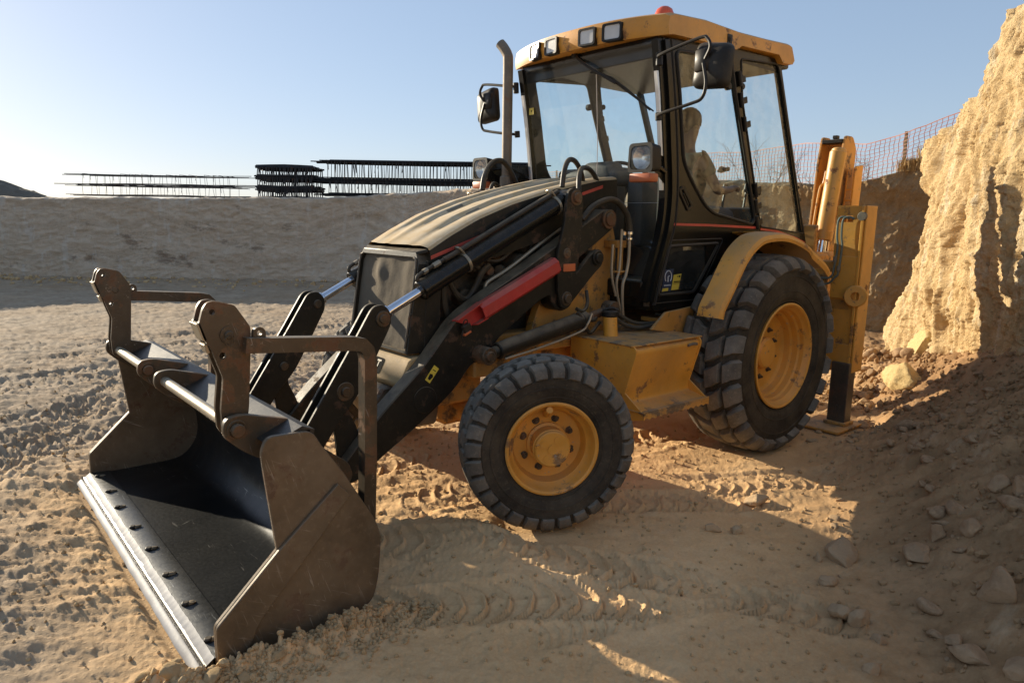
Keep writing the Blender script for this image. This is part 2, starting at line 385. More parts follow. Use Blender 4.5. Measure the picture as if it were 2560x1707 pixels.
# ================================================================== TERRAIN
CL = [(-5.6, .2), (-4.3, .42), (-3.75, .42), (-3.25, 1.0), (-2.6, 1.6), (-1.9, 2.1), (-.9, 2.95), (.6, 4.1), (2.6, 5.6), (6, 8.0), (14, 12)]
def dist_poly(x, y, P):
    d = np.full(np.shape(x), 1e9)
    for (ax, ay), (bx, by) in zip(P[:-1], P[1:]):
        ux, uy = bx-ax, by-ay; L2 = ux*ux+uy*uy
        t = np.clip(((x-ax)*ux+(y-ay)*uy)/L2, 0, 1)
        d = np.minimum(d, np.hypot(x-ax-t*ux, y-ay-t*uy))
    return d
FW = [(30, -39.4), (12, -27.4), (3.0, -20.2), (1.2, -18.7), (-.77, -17.4), (-4.35, -13.8), (-5.4, -11.5), (-5.9, -9), (-6.3, -4.6), (-6.35, -3.2), (-6.7, -1.2), (-7.1, .6)]
TR = []   # tyre tracks: (x0,y0,x1,y1,width,pitch,depth,curv)
TR += [(3.25, .40, 1.95, 2.10, .16, .105, .021, 1.5), (3.75, .95, 2.30, 1.95, .15, .10, .021, 1.5), (2.35, 1.45, 1.75, 2.75, .13, .10, .018, 1.5), (1.95, .80, .8, 1.72, .15, .10, .019, 1.5),
       (3.0, 1.75, 1.6, 2.3, .10, .05, .008, 1.2), (2.9, .42, -1.2, .45, .19, .12, .024, -1.2), (1.1, 1.1, -.1, 1.8, .16, .10, .012, 1.5), (2.9, -.35, -2.5, -.5, .2, .13, .022, 1.3), (3.2, 2.2, 1.9, 1.5, .04, .03, .005, .2)]
for i, (x0, y0, x1, y1) in enumerate([(9, -.9, 1.5, -2.9), (9, -2.3, .5, -3.6), (8, -4.2, -2, -4.6), (9, -4.9, -1, -6.6), (7, -6.5, -3, -7.6), (6, .4, 3.4, -3.6), (8, .3, 4.1, -6.5), (3.4, -1.8, 2.4, -7.8), (5.2, .2, 6.6, -5), (5.4, -.3, 2.2, -5.4), (9, -3.4, 1, -5.4)]):
    TR.append((x0, y0, x1, y1, .21, .13+.02*(i % 3), .026, (-1) ** i*1.4))
def tracks(x, y):
    h = np.zeros(np.shape(x)); cover = np.zeros(np.shape(x))
    for (x0, y0, x1, y1, wd, pt, dp, cv) in TR:
        ux, uy = x1-x0, y1-y0; L = math.hypot(ux, uy); ux /= L; uy /= L
        s = (x-x0)*ux+(y-y0)*uy; c = -(x-x0)*uy+(y-y0)*ux
        m_ = (np.abs(c) < wd+.15) & (s > -.3) & (s < L+.3)
        if not np.any(m_): continue
        S = s[m_]; Cc = c[m_]+.04*np.sin(S*1.3+x0)+.012*noise3(S*6, x0, 0.); X = x[m_]; Y = y[m_]
        k = sstep(wd+.02, wd-.02, np.abs(Cc))*sstep(-.1, .25, S)*sstep(L+.1, L-.3, S)
        fade = sstep(-.40, .10, fbm(X*1.9+x0, Y*1.9, 3.1, 3))*sstep(-.55, -.05, fbm(X*9, Y*9, 1., 3))
        t = (S+cv*Cc*Cc/wd*.5+.010*noise3(X*14, Y*14, 1.))/pt; fr = t-np.floor(t)
        ridge = np.where(fr < .62, sstep(.38, .62, fr), sstep(.72, .63, fr))           # steep on one side
        mid = np.exp(-(Cc/.012)**2)*.5
        edge = np.exp(-((np.abs(Cc)-wd-.01)/.028)**2)*(.7+.6*noise3(X*9, Y*9, 5.))
        crack = np.exp(-((fr-.74)/.05)**2)*(.7+.6*noise3(X*20, Y*20, 2.))
        h[m_] += k*fade*(dp*1.3*np.maximum(ridge, mid)-dp*.8-dp*.9*crack)+edge*fade*dp*.8*sstep(-.1, .2, S)*sstep(L+.1, L-.2, S)
        cover[m_] = np.maximum(cover[m_], k*fade)
    return h, cover
def gbase(x, y):
    r = np.hypot(x-4.67, y-3.66)
    z = -.2*sstep(8, 17, r)
    d = dist_poly(x, y, CL)
    wq = 1.80-.85*sstep(0., -1.7, x); z = z+1.05*np.clip(1-d/wq, 0, 1)**1.35*(1-.93*sstep(-2.5, -4.3, x-.6*y))
    z = z+.055*np.exp(-((x-2.62)/.30)**2-((y-1.10)/.55)**2)
    z = z+.03*fbm(x*.35, y*.35, 1.5, 2)*sstep(1.5, 4, r)
    dw = dist_poly(x, y, FW); z = z+.10*np.exp(-dw/.5)*(1+.5*fbm(x*1.5, y*1.5, 2., 3))*sstep(9, 13, r)
    return z
def gz(x, y):
    x = np.atleast_1d(np.asarray(x, float)); y = np.atleast_1d(np.asarray(y, float))
    z = gbase(x, y)
    r = np.hypot(x-4.67, y-3.66)
    left = sstep(1.0, -.8, y-.25*(x-3))*sstep(.2, 1.6, r)     # open lit field, rougher
    d = dist_poly(x, y, CL); rub = sstep(1.85, .9, d)
    p = -.763*x+.646*y; q = .646*x+.763*y
    tk, cov = tracks(x, y)
    rough = 1-.65*cov
    a = fbm(x*1.7, y*1.7, 0, 3)
    crust = fbm(p*2.6, q*6.5, 3., 4, .58, True)
    f = fbm(p*5+.4*crust, q*9, 7., 4, .6); ter = np.floor(f*6)/6; ter = ter+(f*6-np.floor(f*6))**6/6
    fine = fbm(x*26, y*26, 5., 3, .65, True)
    cl = np.clip(fbm(x*12+3, y*12, 9., 3, .6)-.18, 0, 1)*sstep(-.1, .35, fbm(x*1.3, y*1.3, 4., 2))
    cl2 = np.clip(fbm(x*27+3, y*27, 2., 2, .6)-.22, 0, 1)
    z = z+.020*a+rough*((.007+.012*left+.014*rub)*crust+(.012+.030*left+.05*rub)*ter+(.0042+.003*left+.005*rub)*fine+(.015+.05*left+.07*rub)*cl+(.012+.022*left+.035*rub)*cl2)
    z = z+rub*.05*fbm(x*3.2, y*3.2, 6., 3, .6, True)
    z = z+tk
    # clods pushed up along the foot of the bucket and at its front corner
    k = np.exp(-((y-1.275-.03*np.sin(x*9))/.065)**2)*sstep(3.12, 3.35, x)*sstep(4.16, 4.02, x)
    z = z+k*(.030+.10*np.clip(fbm(x*14, y*14, 4, 4, .7)+.30, 0, 1)+.03*np.abs(fbm(x*38, y*38, 4, 3, .6)))
    k = np.exp(-(np.hypot((x-4.12)/.12, (y-1.2)/.14))**2); z = z+k*(.025+.06*np.clip(fbm(x*15, y*15, 8, 3)+.3, 0, 1))
    z = z+.03*np.exp(-((x-2.60)/.16)**2-((y-1.0)/.40)**2)*np.clip(.6+1.3*fbm(x*12, y*12, 4, 4, .65), 0, 2)
    k = sstep(3.22, 3.34, x)*sstep(4.11, 4.07, x)*sstep(1.27, 1.20, np.abs(y)); z = z*(1-k)+k*(-.012+.15*z*sstep(4.05, 4.12, x))
    # trodden flat under the wheels and the stabilizer foot
    for cx, cy, cr, cz in ((2.2, 1.03, .20, .005), (0, .96, .26, .01), (1.99, -1.0, .2, .005), (0, -.96, .26, .01), (-.95, 1.1, .36, .015), (-.95, -1.1, .3, .015)):
        k = sstep(cr+.12, cr, np.hypot(x-cx, y-cy)); z = z*(1-k)+cz*k
    return z
def ground():
    rs = [0., .35, .7]; r = .95
    while r < 30:
        rs.append(r); r += max(.006, .0036*r**1.25)
    while r < 900: rs.append(r); r *= 1.07
    rs = np.array(rs); c0 = math.degrees(YAW)
    th = list(np.arange(c0-44, c0+44, .105))+list(np.arange(c0+44, c0+316, 2.))
    th = np.radians(np.array(th)); nT = len(th); nR = len(rs)
    RR, TT = np.meshgrid(rs, th, indexing='ij')
    X = 4.675+RR*np.cos(TT); Y = 3.66+RR*np.sin(TT); Z = gz(X.ravel(), Y.ravel()).reshape(X.shape)
    far = RR > 34; Z[far] = -.2
    V = np.stack([X.ravel(), Y.ravel(), Z.ravel()], 1)
    i = np.arange(nR-1)[:, None]*nT; j = np.arange(nT)[None, :]; j2 = (j+1) % nT
    Fq = np.stack([(i+j).ravel(), (i+nT+j).ravel(), (i+nT+j2).ravel(), (i+j2).ravel()], 1)
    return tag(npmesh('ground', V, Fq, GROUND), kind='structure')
ground()
def wallstrip(name, cols, nu, nv, disp, mat, top=60., topdir=None, thick=None, seed=0., scale=1., jag=.1, ledge=0, bias=0.):
    """cols: list of (base xyz, [mid xyz], top xyz); swept into a displaced face and a level bank top behind"""
    cols = [[Vector(p) for p in c] for c in cols]; K = len(cols)
    us = [0]
    for a, b in zip(cols[:-1], cols[1:]): us.append(us[-1]+(b[0]-a[0]).length*.5+(b[-1]-a[-1]).length*.5)
    us = np.array(us)/us[-1]; U = np.linspace(0, 1, nu+1); W = np.linspace(0, 1, nv+1)
    M_ = len(cols[0]); P = np.zeros((nv+1, nu+1, 3)); kk = np.linspace(0, 1, M_)
    C_ = np.array([[list(p) for p in c] for c in cols])      # K,M,3
    col = np.stack([[np.interp(U, us, C_[:, m_, a]) for a in range(3)] for m_ in range(M_)])   # M,3,nu
    # smooth corners
    ker = np.ones(max(3, int(nu*.012) | 1)); ker /= ker.sum()
    for m_ in range(M_):
        for a in range(3):
            q = np.pad(col[m_, a], len(ker)//2, mode='edge'); col[m_, a] = np.convolve(q, ker, 'valid')
    for a in range(3):
        for i in range(nu+1): P[:, i, a] = np.interp(W, kk, col[:, a, i])
    du = np.gradient(P, axis=1); dv = np.gradient(P, axis=0); N = np.cross(du, dv); N /= np.linalg.norm(N, axis=2)[..., None]+1e-9
    if N[nv//2, nu//2] @ (np.array(CAM)-P[nv//2, nu//2]) < 0: N = -N
    D = disp(P[..., 0]*scale+seed, P[..., 1]*scale, P[..., 2]*scale)-bias
    P2 = P+N*D[..., None]
    P2[-1, :, 2] += jag*fbm(P[-1, :, 0]*2.2+seed, P[-1, :, 1]*2.2, 0, 4)
    P2[-2, :, 2] = P2[-2, :, 2]*.5+P2[-1, :, 2]*.5
    # bank top going back
    rows = [P2[-1]]
    hz = N[-1].copy(); hz[:, 2] = 0; hz = hz.mean(0) if topdir is None else -np.array(topdir, float); hz /= np.linalg.norm(hz)
    for q, t_ in enumerate([.06, .15, .3, .5, .8, 1.2, 2, 3.5, 6, 10, 20, top]):
        if t_ > top: break
        r_ = P2[-1]-hz[None, :]*t_; r_[:, 2] = r_[:, 2]*(1-min(1, t_/3))+P[-1, :, 2]*min(1, t_/3)+.04*noise3(r_[:, 0]*2, r_[:, 1]*2, 3.)*min(1, t_*3)+(.05 if t_ < 1 else 0)*min(1, t_*5)
        rows.append(r_)
    P3 = np.concatenate([P2]+[r_[None] for r_ in rows[1:]], 0); nr = P3.shape[0]; nt_ = nu+1
    i = np.arange(nr-1)[:, None]*nt_; j = np.arange(nu)[None, :]
    Fq = np.stack([(i+j).ravel(), (i+j+1).ravel(), (i+nt_+j+1).ravel(), (i+nt_+j).ravel()], 1)
    return tag(npmesh(name, P3.reshape(-1, 3), Fq, mat), kind='structure')
def dcliff(x, y, z):
    wx = .12*noise3(x*2, y*2, z*2); h = x*.82+y*.57+.05*noise3(x*5, y*5, z*5)
    g = fbm(x*1.1, y*1.1, z*.7, 4, .55)*.17
    v = .15*fbm(h*2.6, z*.30+0*h, 3., 4, .6, True)+.055*fbm(h*9, z*.9, 6., 4, .62, True)+.035*fbm(x*7+wx, y*7, z*3.2, 4, .65, True)
    st_ = fbm(h*1.2, z*2.6, 2., 3); v = v+.05*(np.floor(st_*4)/4)
    k = 0
    v = v+.018*np.abs(np.sin((x*1.3+y*.9)*9+2.2*noise3(x*1.5, y*1.5, z*.9)))*sstep(-.3, .3, noise3(x*.9, y*.9, z*.5+4))
    f = fbm(x*22, y*22, z*15, 4, .7)*.014+fbm(x*13, y*13, z*9, 4, .68, True)*.020
    return g+v+k+f
def dwall(x, y, z):
    return fbm(x*.5, y*.5, z*.5, 4)*.20+fbm(x*2.2, y*2.2, z*3.2, 4, .6, True)*.06+fbm(x*9, y*9, z*9, 3, .6)*.04
def dbank(x, y, z):
    led = .28*sstep(1.9, 2.25, z)                                     # overhanging crust at the top
    return fbm(x*.8, y*.8, z*.9, 4)*.16+fbm(x*4, y*4, z*3, 4, .6)*.11+fbm(x*14, y*14, z*12, 3, .6)*.035+led*.6
# far quarry face, in its own shade (the sun stands behind it)
wallstrip('quarry_face', [((30, -40, -.35), (29.8, -41, 2.6)), ((12, -28, -.35), (11.8, -28.4, 2.35)), ((3.0, -20.4, -.3), (3.05, -20.75, 2.02)), ((1.2, -18.9, -.3), (1.1, -19.2, 2.02)), ((-.77, -17.6, -.3), (-.9, -17.9, 2.06)),
            ((-4.35, -14, -.3), (-4.6, -14.25, 2.16)), ((-5.4, -11.5, -.3), (-5.8, -11.7, 2.32)), ((-5.9, -9, -.2), (-6.3, -9.1, 2.42)), ((-6.3, -4.6, -.2), (-6.7, -4.6, 2.40))],
          900, 110, dwall, WALL, top=70, topdir=(-.6, -.8, 0), seed=3., jag=.07)
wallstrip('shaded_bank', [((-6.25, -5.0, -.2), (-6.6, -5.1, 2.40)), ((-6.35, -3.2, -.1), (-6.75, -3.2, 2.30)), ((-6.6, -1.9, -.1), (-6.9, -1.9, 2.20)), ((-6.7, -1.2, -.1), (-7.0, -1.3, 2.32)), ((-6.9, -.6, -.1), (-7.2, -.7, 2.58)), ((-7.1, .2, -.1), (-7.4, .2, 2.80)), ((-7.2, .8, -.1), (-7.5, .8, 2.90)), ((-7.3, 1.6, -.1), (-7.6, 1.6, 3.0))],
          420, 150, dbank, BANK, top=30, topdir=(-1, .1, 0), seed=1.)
cliff = wallstrip('sandstone_cliff', [((-5.6, 1.6, -.1), (-5.4, 1.7, 1.3), (-5.5, 1.6, 2.0), (-5.9, 1.4, 2.5)),
            ((-4.4, .75, -.1), (-4.1, .95, 1.3), (-4.4, .75, 2.0), (-5.0, .55, 2.5)), ((-3.75, .45, -.1), (-3.45, .78, 1.3), (-3.75, .66, 2.0), (-4.3, .42, 2.55)),
            ((-3.1, .95, -.1), (-2.9, 1.15, 1.2), (-3.1, 1.1, 2.1), (-3.45, 1.0, 2.80)), ((-2.6, 1.42, 0), (-2.42, 1.50, 1.2), (-2.55, 1.46, 2.2), (-2.72, 1.42, 2.78)), ((-2.4, 1.58, 0), (-2.2, 1.65, 1.2), (-2.32, 1.60, 2.2), (-2.46, 1.55, 2.84)), ((-2.3, 1.66, 0), (-2.1, 1.7, 1.2), (-2.22, 1.66, 2.2), (-2.36, 1.60, 3.16)),
            ((-2.0, 1.9, .1), (-1.8, 1.95, 1.2), (-1.95, 1.82, 2.2), (-2.25, 1.65, 3.32)), ((-1.2, 2.5, .1), (-1.1, 2.5, 1.2), (-1.3, 2.45, 2.3), (-1.6, 2.3, 3.5)),
            ((-.3, 3.3, .1), (-.3, 3.4, 1.0), (-.5, 3.5, 2.0), (-.8, 3.6, 2.75)), ((.6, 4.1, .1), (.6, 4.2, 1.0), (.4, 4.4, 1.7), (0, 4.7, 2.3)), ((2.4, 5.4, .1), (2.4, 5.6, .8), (2.2, 5.9, 1.4), (2, 6.3, 1.9)), ((5.4, 7.7, .1), (5.4, 7.8, .8), (5.2, 8.0, 1.4), (5, 8.4, 1.8))],
          900, 380, dcliff, CLIFF, top=20, topdir=(-.5, .85, 0), seed=.4, jag=.10, bias=.055)
# low heap of grey soil on the bank, far left
mb = MB()
def fm(u, v):
    a = (u-.5)*2; b = (v-.5)*2; rr = min(1, math.hypot(a, b)); h = (1-rr*rr)**1.0
    x = 5.6+a*5.0; y = -25.2+b*3.2
    return (x, y, 1.95+1.15*h+.12*float(noise3(x*1.3, y*1.3, 0.))+.05*float(noise3(x*5, y*5, 1.)))
mb.grid(fm, 90, 60); tag(mb.build('soil_heap', MOUND), kind='structure')

# ------------------------------------------------------------------ stones
def stone_mesh(seed, sx, sy, sz, sub=3, rough=.16, facet=.5):
    bm = bmesh.new(); bmesh.ops.create_icosphere(bm, subdivisions=sub, radius=1)
    rs = np.random.RandomState(seed); P = np.array([v.co[:] for v in bm.verts])
    for _ in range(14 if sub > 3 else 9):                                           # planar cuts give broken-rock faces
        n = rs.normal(size=3); n /= np.linalg.norm(n); d = rs.uniform(.45, .85); k = P @ n-d
        P = P-np.outer(np.clip(k, 0, None)*(.75+.25*facet), n)
    off = seed*3.17
    n1 = fbm(P[:, 0]*1.3+off, P[:, 1]*1.3, P[:, 2]*1.3, 3)*rough*1.2+fbm(P[:, 0]*5+off, P[:, 1]*5, P[:, 2]*5, 4, .6)*rough*.55
    P = P*(1+n1)[:, None]*np.array([sx, sy, sz])
    for v, p in zip(bm.verts, P): v.co = p
    me = bpy.data.meshes.new('stone')
    for f in bm.faces: f.smooth = True
    bm.to_mesh(me); bm.free(); return me
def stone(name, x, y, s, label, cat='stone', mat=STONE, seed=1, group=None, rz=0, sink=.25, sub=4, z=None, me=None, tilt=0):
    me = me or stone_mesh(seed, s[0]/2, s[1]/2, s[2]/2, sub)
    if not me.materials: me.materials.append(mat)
    o = bpy.data.objects.new(name, me); COL.objects.link(o)
    zz = float(gz(x, y)[0]) if z is None else z
    o.location = (x, y, zz+s[2]*(.5-sink)); o.rotation_euler = (tilt, 0, rz)
    return tag(o, label, cat, group)
stone('boulder', -1.95, 1.22, (.62, .34, .34), 'large yellow sunlit boulder lying behind the black stabilizer leg', 'boulder', BOULD, 3, rz=.8, sub=5)
stone('boulder', -1.95, .70, (.26, .2, .34), 'upright yellow boulder between the rear tyre and the stabilizer leg', 'boulder', BOULD, 5, rz=.2, sub=5)
stone('boulder', -2.75, 1.12, (.48, .32, .34), 'rough brown boulder at the cliff foot right behind the largest yellow boulder', 'boulder', BOULD, 8, rz=.9, sub=5)
BIG = [(1.268, 2.224, 0.3, 0.19, 0.14, 'largest pale oblong stone in the middle of the shaded right foreground'),
       (1.582, 2.31, 0.11, 0.09, 0.07, 'rounded stone just below the largest pale oblong stone'),
       (1.813, 2.47, 0.13, 0.12, 0.1, 'dark squat boulder-like stone left of the square stone in the lower right'),
       (1.799, 2.555, 0.11, 0.09, 0.1, 'square-edged stone touching the dark squat stone in the lower right'),
       (1.792, 2.965, 0.18, 0.12, 0.07, 'flat smooth stone lying near the bottom right corner'),
       (1.875, 2.666, 0.085, 0.075, 0.07, 'small round stone below the square-edged stone'),
       (1.42, 2.93, 0.155, 0.13, 0.21, 'tall upright stone at the right edge above the flat smooth stone'),
       (0.954, 2.542, 0.1, 0.09, 0.13, 'upright reddish stone on the rubble slope left of the rounded pair'),
       (0.918, 2.667, 0.11, 0.1, 0.1, 'rounded stone of the pair in the middle of the rubble slope'),
       (0.728, 2.539, 0.14, 0.11, 0.11, 'pointed dark stone on the shaded rubble slope above the upright reddish stone'),
       (0.554, 2.67, 0.12, 0.11, 0.11, 'brown stone high on the rubble slope near the right edge'),
       (0.603, 2.773, 0.115, 0.1, 0.13, 'pale blunt stone at the right edge high on the rubble slope'),
       (1.535, 1.651, 0.13, 0.09, 0.08, 'pale angular stone between the front wheel and the right foreground'),
       (1.45, 1.743, 0.085, 0.07, 0.07, 'smaller grey stone touching the pale angular stone'),
       (0.965, 1.583, 0.18, 0.13, 0.08, 'flat pale stone beside the sunlit end of the wheel ruts'),
       (1.855, 3.128, 0.13, 0.12, 0.11, 'rounded stone cut by the bottom right corner of the picture'),
       (1.722, 2.87, 0.09, 0.075, 0.07, 'egg-shaped stone above the flat smooth stone'),
       (2.094, 2.725, 0.085, 0.07, 0.065, 'pebble-sized round stone nearest the bottom edge on the right'),
       (1.121, 2.528, 0.18, 0.14, 0.09, 'broad pale slab half buried right of the largest oblong stone'),
       (1.403, 2.174, 0.05, 0.045, 0.08, 'small thin stone standing left of the largest oblong stone')]
for i, (x, y, a, b, c, lb) in enumerate(BIG):
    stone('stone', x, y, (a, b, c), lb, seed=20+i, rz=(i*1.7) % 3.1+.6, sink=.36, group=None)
meds = [stone_mesh(60+k, .5, .42, .36, 3, rough=.10) for k in range(8)]
clods = [stone_mesh(160+k, .5, .45, .4, 3, rough=.3) for k in range(5)]
for me in meds: me.materials.append(STONE)
for me in clods: me.materials.append(SOIL)
rs = np.random.RandomState(5); n = 0; tries = 0
while n < 290 and tries < 12000:
    tries += 1; x = rs.uniform(-3.4, 3.4); y = rs.uniform(.9, 3.4); d = float(dist_poly(np.array(x), np.array(y), CL))
    if d > 2.0 or d < .30 or (x-1.25)**2+(y-2.2)**2 < .06: continue
    if rs.rand() > math.exp(-max(0, d-1.2)*2.2)*(1 if d > .7 else .45): continue
    s = (.022+.10*rs.rand()**2.4)*(1.25 if d < 1.2 else .95); n += 1
    lb_, gp_ = [('small loose stone on the upper shaded rubble against the cliff foot', 'small loose stones on the upper rubble slope'), ('small loose stone scattered where the shaded rubble slope runs out onto the sand', 'small loose stones at the toe of the rubble slope')][d > 1.15]
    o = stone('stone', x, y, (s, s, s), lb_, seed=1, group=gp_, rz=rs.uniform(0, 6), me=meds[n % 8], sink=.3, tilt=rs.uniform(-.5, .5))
    o.scale = (s*rs.uniform(.9, 1.35), s, s*rs.uniform(.7, 1)); o.location.z = float(gz(x, y)[0])+s*.05
for k in range(26):                                              # rubble bank behind the stabilizer
    x = rs.uniform(-3.2, -1.85); y = .55+rs.uniform(-.35, .5)+(-1.7-x)*.1; s = rs.uniform(.08, .2)
    o = stone('stone', x, y, (s, s, s), 'sunlit stone in the rubble behind the stabilizer leg', seed=1, group='sunlit rubble stones behind the stabilizer', rz=rs.uniform(0, 6), me=meds[k % 8], sink=.2)
    o.scale = (s, s, s); o.location.z = float(gz(x, y)[0])+s*.15
def gravel(name, pts, mat, label):
    V = []; Fq = []; bm = bmesh.new(); bmesh.ops.create_icosphere(bm, subdivisions=1, radius=1)
    P = np.array([v.co[:] for v in bm.verts]); T = np.array([[v.index for v in f.verts] for f in bm.faces]); bm.free()
    rs = np.random.RandomState(3); o = 0
    zz = gz(np.array([p[0] for p in pts]), np.array([p[1] for p in pts]))
    for (x, y, s), z in zip(pts, zz):
        Q = P*(1+rs.uniform(-.28, .28, size=(len(P), 1)))*s*rs.uniform(.6, 1.2, size=3); a = rs.uniform(0, 6.28)
        Q = Q @ np.array([[math.cos(a), math.sin(a), 0], [-math.sin(a), math.cos(a), 0], [0, 0, 1]])
        V.append(Q+[x, y, z+s*.25]); Fq.append(T+o); o += len(P)
    ob = npmesh(name, np.concatenate(V), np.concatenate(Fq), mat, smooth=False)
    return tag(ob, label, 'gravel', kind='stuff')
pts = []
for k in range(11000):                                             # crumbs all over the near ground
    r = rs.uniform(1.6, 9)**1.0; a = YAW+rs.uniform(-.72, .72); x = 4.67+r*math.cos(a); y = 3.66+r*math.sin(a); r = min(r, 5)
    d = float(dist_poly(np.array(x), np.array(y), CL)); 
    if rs.rand() > (.30+.7*math.exp(-d*1.1)): continue
    pts.append((x, y, rs.uniform(.003, .009)*(1+.15*r)*(1+1.2*math.exp(-d*1.5)*rs.rand())))
for k in range(1500):                                             # crumbs along the bucket side
    x = rs.uniform(3.1, 4.2); y = 1.25+abs(rs.normal(0, .09)); pts.append((x, y, rs.uniform(.003, .012)*(1 if rs.rand() < .9 else 1.7)))
for k in range(160):
    a = rs.uniform(0, 6.28); r = abs(rs.normal(0, .1)); pts.append((4.1+r*math.cos(a), 1.22+r*math.sin(a), rs.uniform(.006, .022)))
for k in range(9000):                                             # rubble on the slope at the cliff foot
    x = rs.uniform(-3.2, 3.6); y = rs.uniform(1.2, 3.5); d = float(dist_poly(np.array(x), np.array(y), CL))
    if d > 1.8 or rs.rand() > math.exp(-max(0, d-.9)*3)*.6: continue
    pts.append((x, y, .005+.022*rs.rand()**3))
for k in range(500):
    x = rs.uniform(-3.6, -1.5); y = rs.uniform(.3, 1.4); pts.append((x, y, rs.uniform(.012, .045)))
for k in range(900):                                              # spill at the foot of the far face
    i = rs.randint(1, 8); t = rs.rand(); x = FW[i][0]*(1-t)+FW[i+1][0]*t; y = FW[i][1]*(1-t)+FW[i+1][1]*t; q = abs(rs.normal(0, .7)); pts.append((x+.6*q, y+.75*q, .012+.06*rs.rand()**3))
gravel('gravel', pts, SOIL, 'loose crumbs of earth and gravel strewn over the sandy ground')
# caked earth heap by the bucket corner (larger clods, countable)
for k, (x, y, s) in enumerate([(4.13, 1.20, .085), (4.03, 1.31, .07), (3.93, 1.34, .06), (3.80, 1.33, .05), (3.42, 1.30, .045), (3.33, 1.31, .05), (4.21, 1.10, .05)]):
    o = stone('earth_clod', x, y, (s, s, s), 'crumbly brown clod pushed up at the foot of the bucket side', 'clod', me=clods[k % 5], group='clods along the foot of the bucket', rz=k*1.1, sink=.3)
    o.scale = (s*1.2, s, s*.9); o.location.z = float(gz(x, y)[0])+s*.15

# ------------------------------------------------------------------ reinforcement cages on the far bank
def cage(name, c, ang, L, W, H, nb, ns, label, r=.011, seed=0, over=.6, group=None, heavy=0, zrow=None):
    e = empty(name, c, label, 'rebar cage', group, rz=ang); rs = np.random.RandomState(seed)
    rows = zrow or [H]
    mb = MB()
    for z in [0, H]:
        for i in range(nb):
            y = -W/2+W*i/(nb-1); a = rs.uniform(0, over); b = rs.uniform(0, over); dz = rs.normal(0, .012)
            mb.tube([(-L/2-a, y, z+dz), (0, y+rs.normal(0, .01), z+rs.normal(0, .015)), (L/2+b, y, z-dz)], r*rs.uniform(1, 1.5), 4, 2)
    for k in range(heavy):
        z = rs.choice([0, H])+rs.normal(0, .02); y = rs.uniform(-W/2, W/2); a = rs.uniform(-.5, .9)*over
        mb.tube([(-L/2-a*.5, y, z), (0, y, z+rs.normal(0, .02)), (L/2+rs.uniform(-.6, .4)*over, y, z)], r, 4, 2)
    mb.build('longitudinal_bars', REBAR, e)
    mb = MB()
    for k in range(ns):
        x = -L/2+L*(k+.5)/ns+rs.normal(0, L/ns*.12); sk = rs.normal(0, .02); y0 = -W/2-.01; y1 = W/2+.01; z1 = H+rs.uniform(.0, .03); z0 = -rs.uniform(.0, .03)
        mb.tube([(x, y0, z0), (x+sk, y0, z1), (x+sk, y1, z1), (x, y1, z0), (x, y0, z0)], r*.75, 4, 1)
        if rs.rand() < .5: mb.tube([(x+.02, y0, z1), (x+sk*2, y0, z1-rs.uniform(.08, H*.7)-.02)], r*.8, 4, 1)
    mb.build('stirrups', REBAR, e)
    return e
def bank_line(t, z, back=1.0):
    a = Vector((1.25, -19.9, z)); b = Vector((-4.4, -15.0, z)); d = (b-a); p = a+d*t; n_ = Vector((d.y, -d.x, 0)).normalized()
    if n_.y > 0: n_ = -n_
    return p+n_*back, math.atan2(d.y, d.x)
G1 = 'reinforcement cages stacked on the far bank'
AW = math.atan2(-3.9, 4.6)
def place(x0, y0, x1, y1): return ((x0+x1)/2, (y0+y1)/2), math.atan2(y1-y0, x1-x0), math.hypot(x1-x0, y1-y0)
(cx, cy), an, L_ = place(.65, -20.72, -2.75, -17.82)
for k in range(2):
    cage('rebar_cage', (cx, cy, 2.19+.31*k), an, L_, .7, .26, 5, 20, ['lower long open rebar cage of the left stack on the far bank', 'upper long open rebar cage of the left stack on the far bank'][k], seed=3+k, group=None, heavy=2, over=.75, r=.0075)
(cx, cy), an, L_ = place(-3.34, -17.30, -4.58, -16.24)
for k in range(3):
    cage('rebar_cage', (cx, cy, 2.16+.31*k), an, L_, 1.1, .25, 14, 26, ['bottom dense black rebar cage of the short middle stack', 'second dense black rebar cage of the short middle stack', 'top dense black rebar cage of the short middle stack'][k], seed=13+k, heavy=190, over=.06, r=.020)
(cx, cy), an, L_ = place(-4.85, -16.0, -9.5, -12.05)
for k, (z, h) in enumerate([(2.30, .36), (2.72, .52)]):
    cage('rebar_cage', (cx, cy, z), an, L_, .9, h, 12, 62, ['lower very long rebar cage of the right stack behind the hood', 'upper very long rebar cage of the right stack behind the hood'][k], seed=23+k, heavy=90, over=.5, r=.013)
# ------------------------------------------------------------------ orange safety netting on the bank top
FP = [(-10.5, -13.5, 2.3, .75), (-9.6, -8.0, 2.35, .8), (-8.6, -4.2, 2.38, .78), (-7.9, -1.9, 2.34, .70), (-7.6, -.6, 2.60, .70), (-7.4, .35, 2.80, .72), (-7.2, 1.4, 3.05, .74), (-6.4, 2.4, 3.25, .75)]
NETSEG = 1
fe = empty('safety_netting', FP[3][:3], 'orange plastic mesh netting strung along the top of the right bank', 'safety fence')
NET = paint('orange_mesh', (.42, .13, .09), .5, dust=.1, base_dust=.08); WOOD = paint('stake_wood', (.36, .24, .12), .8, dust=.3, base_dust=.1)
off = -Vector(FP[3][:3])
pp = np.array(FP); sl = np.concatenate([[0], np.cumsum(np.hypot(np.diff(pp[:, 0]), np.diff(pp[:, 1])))])
def fpt(s, h):
    x, y, z, H = [np.interp(s, sl, pp[:, a]) for a in range(4)]
    return Vector((x+.03*float(noise3(s*2, h*3, 0.)), y, z+H*h+.04*math.sin(s*1.9)*h+.02*float(noise3(s*3., h*2, 3.))))
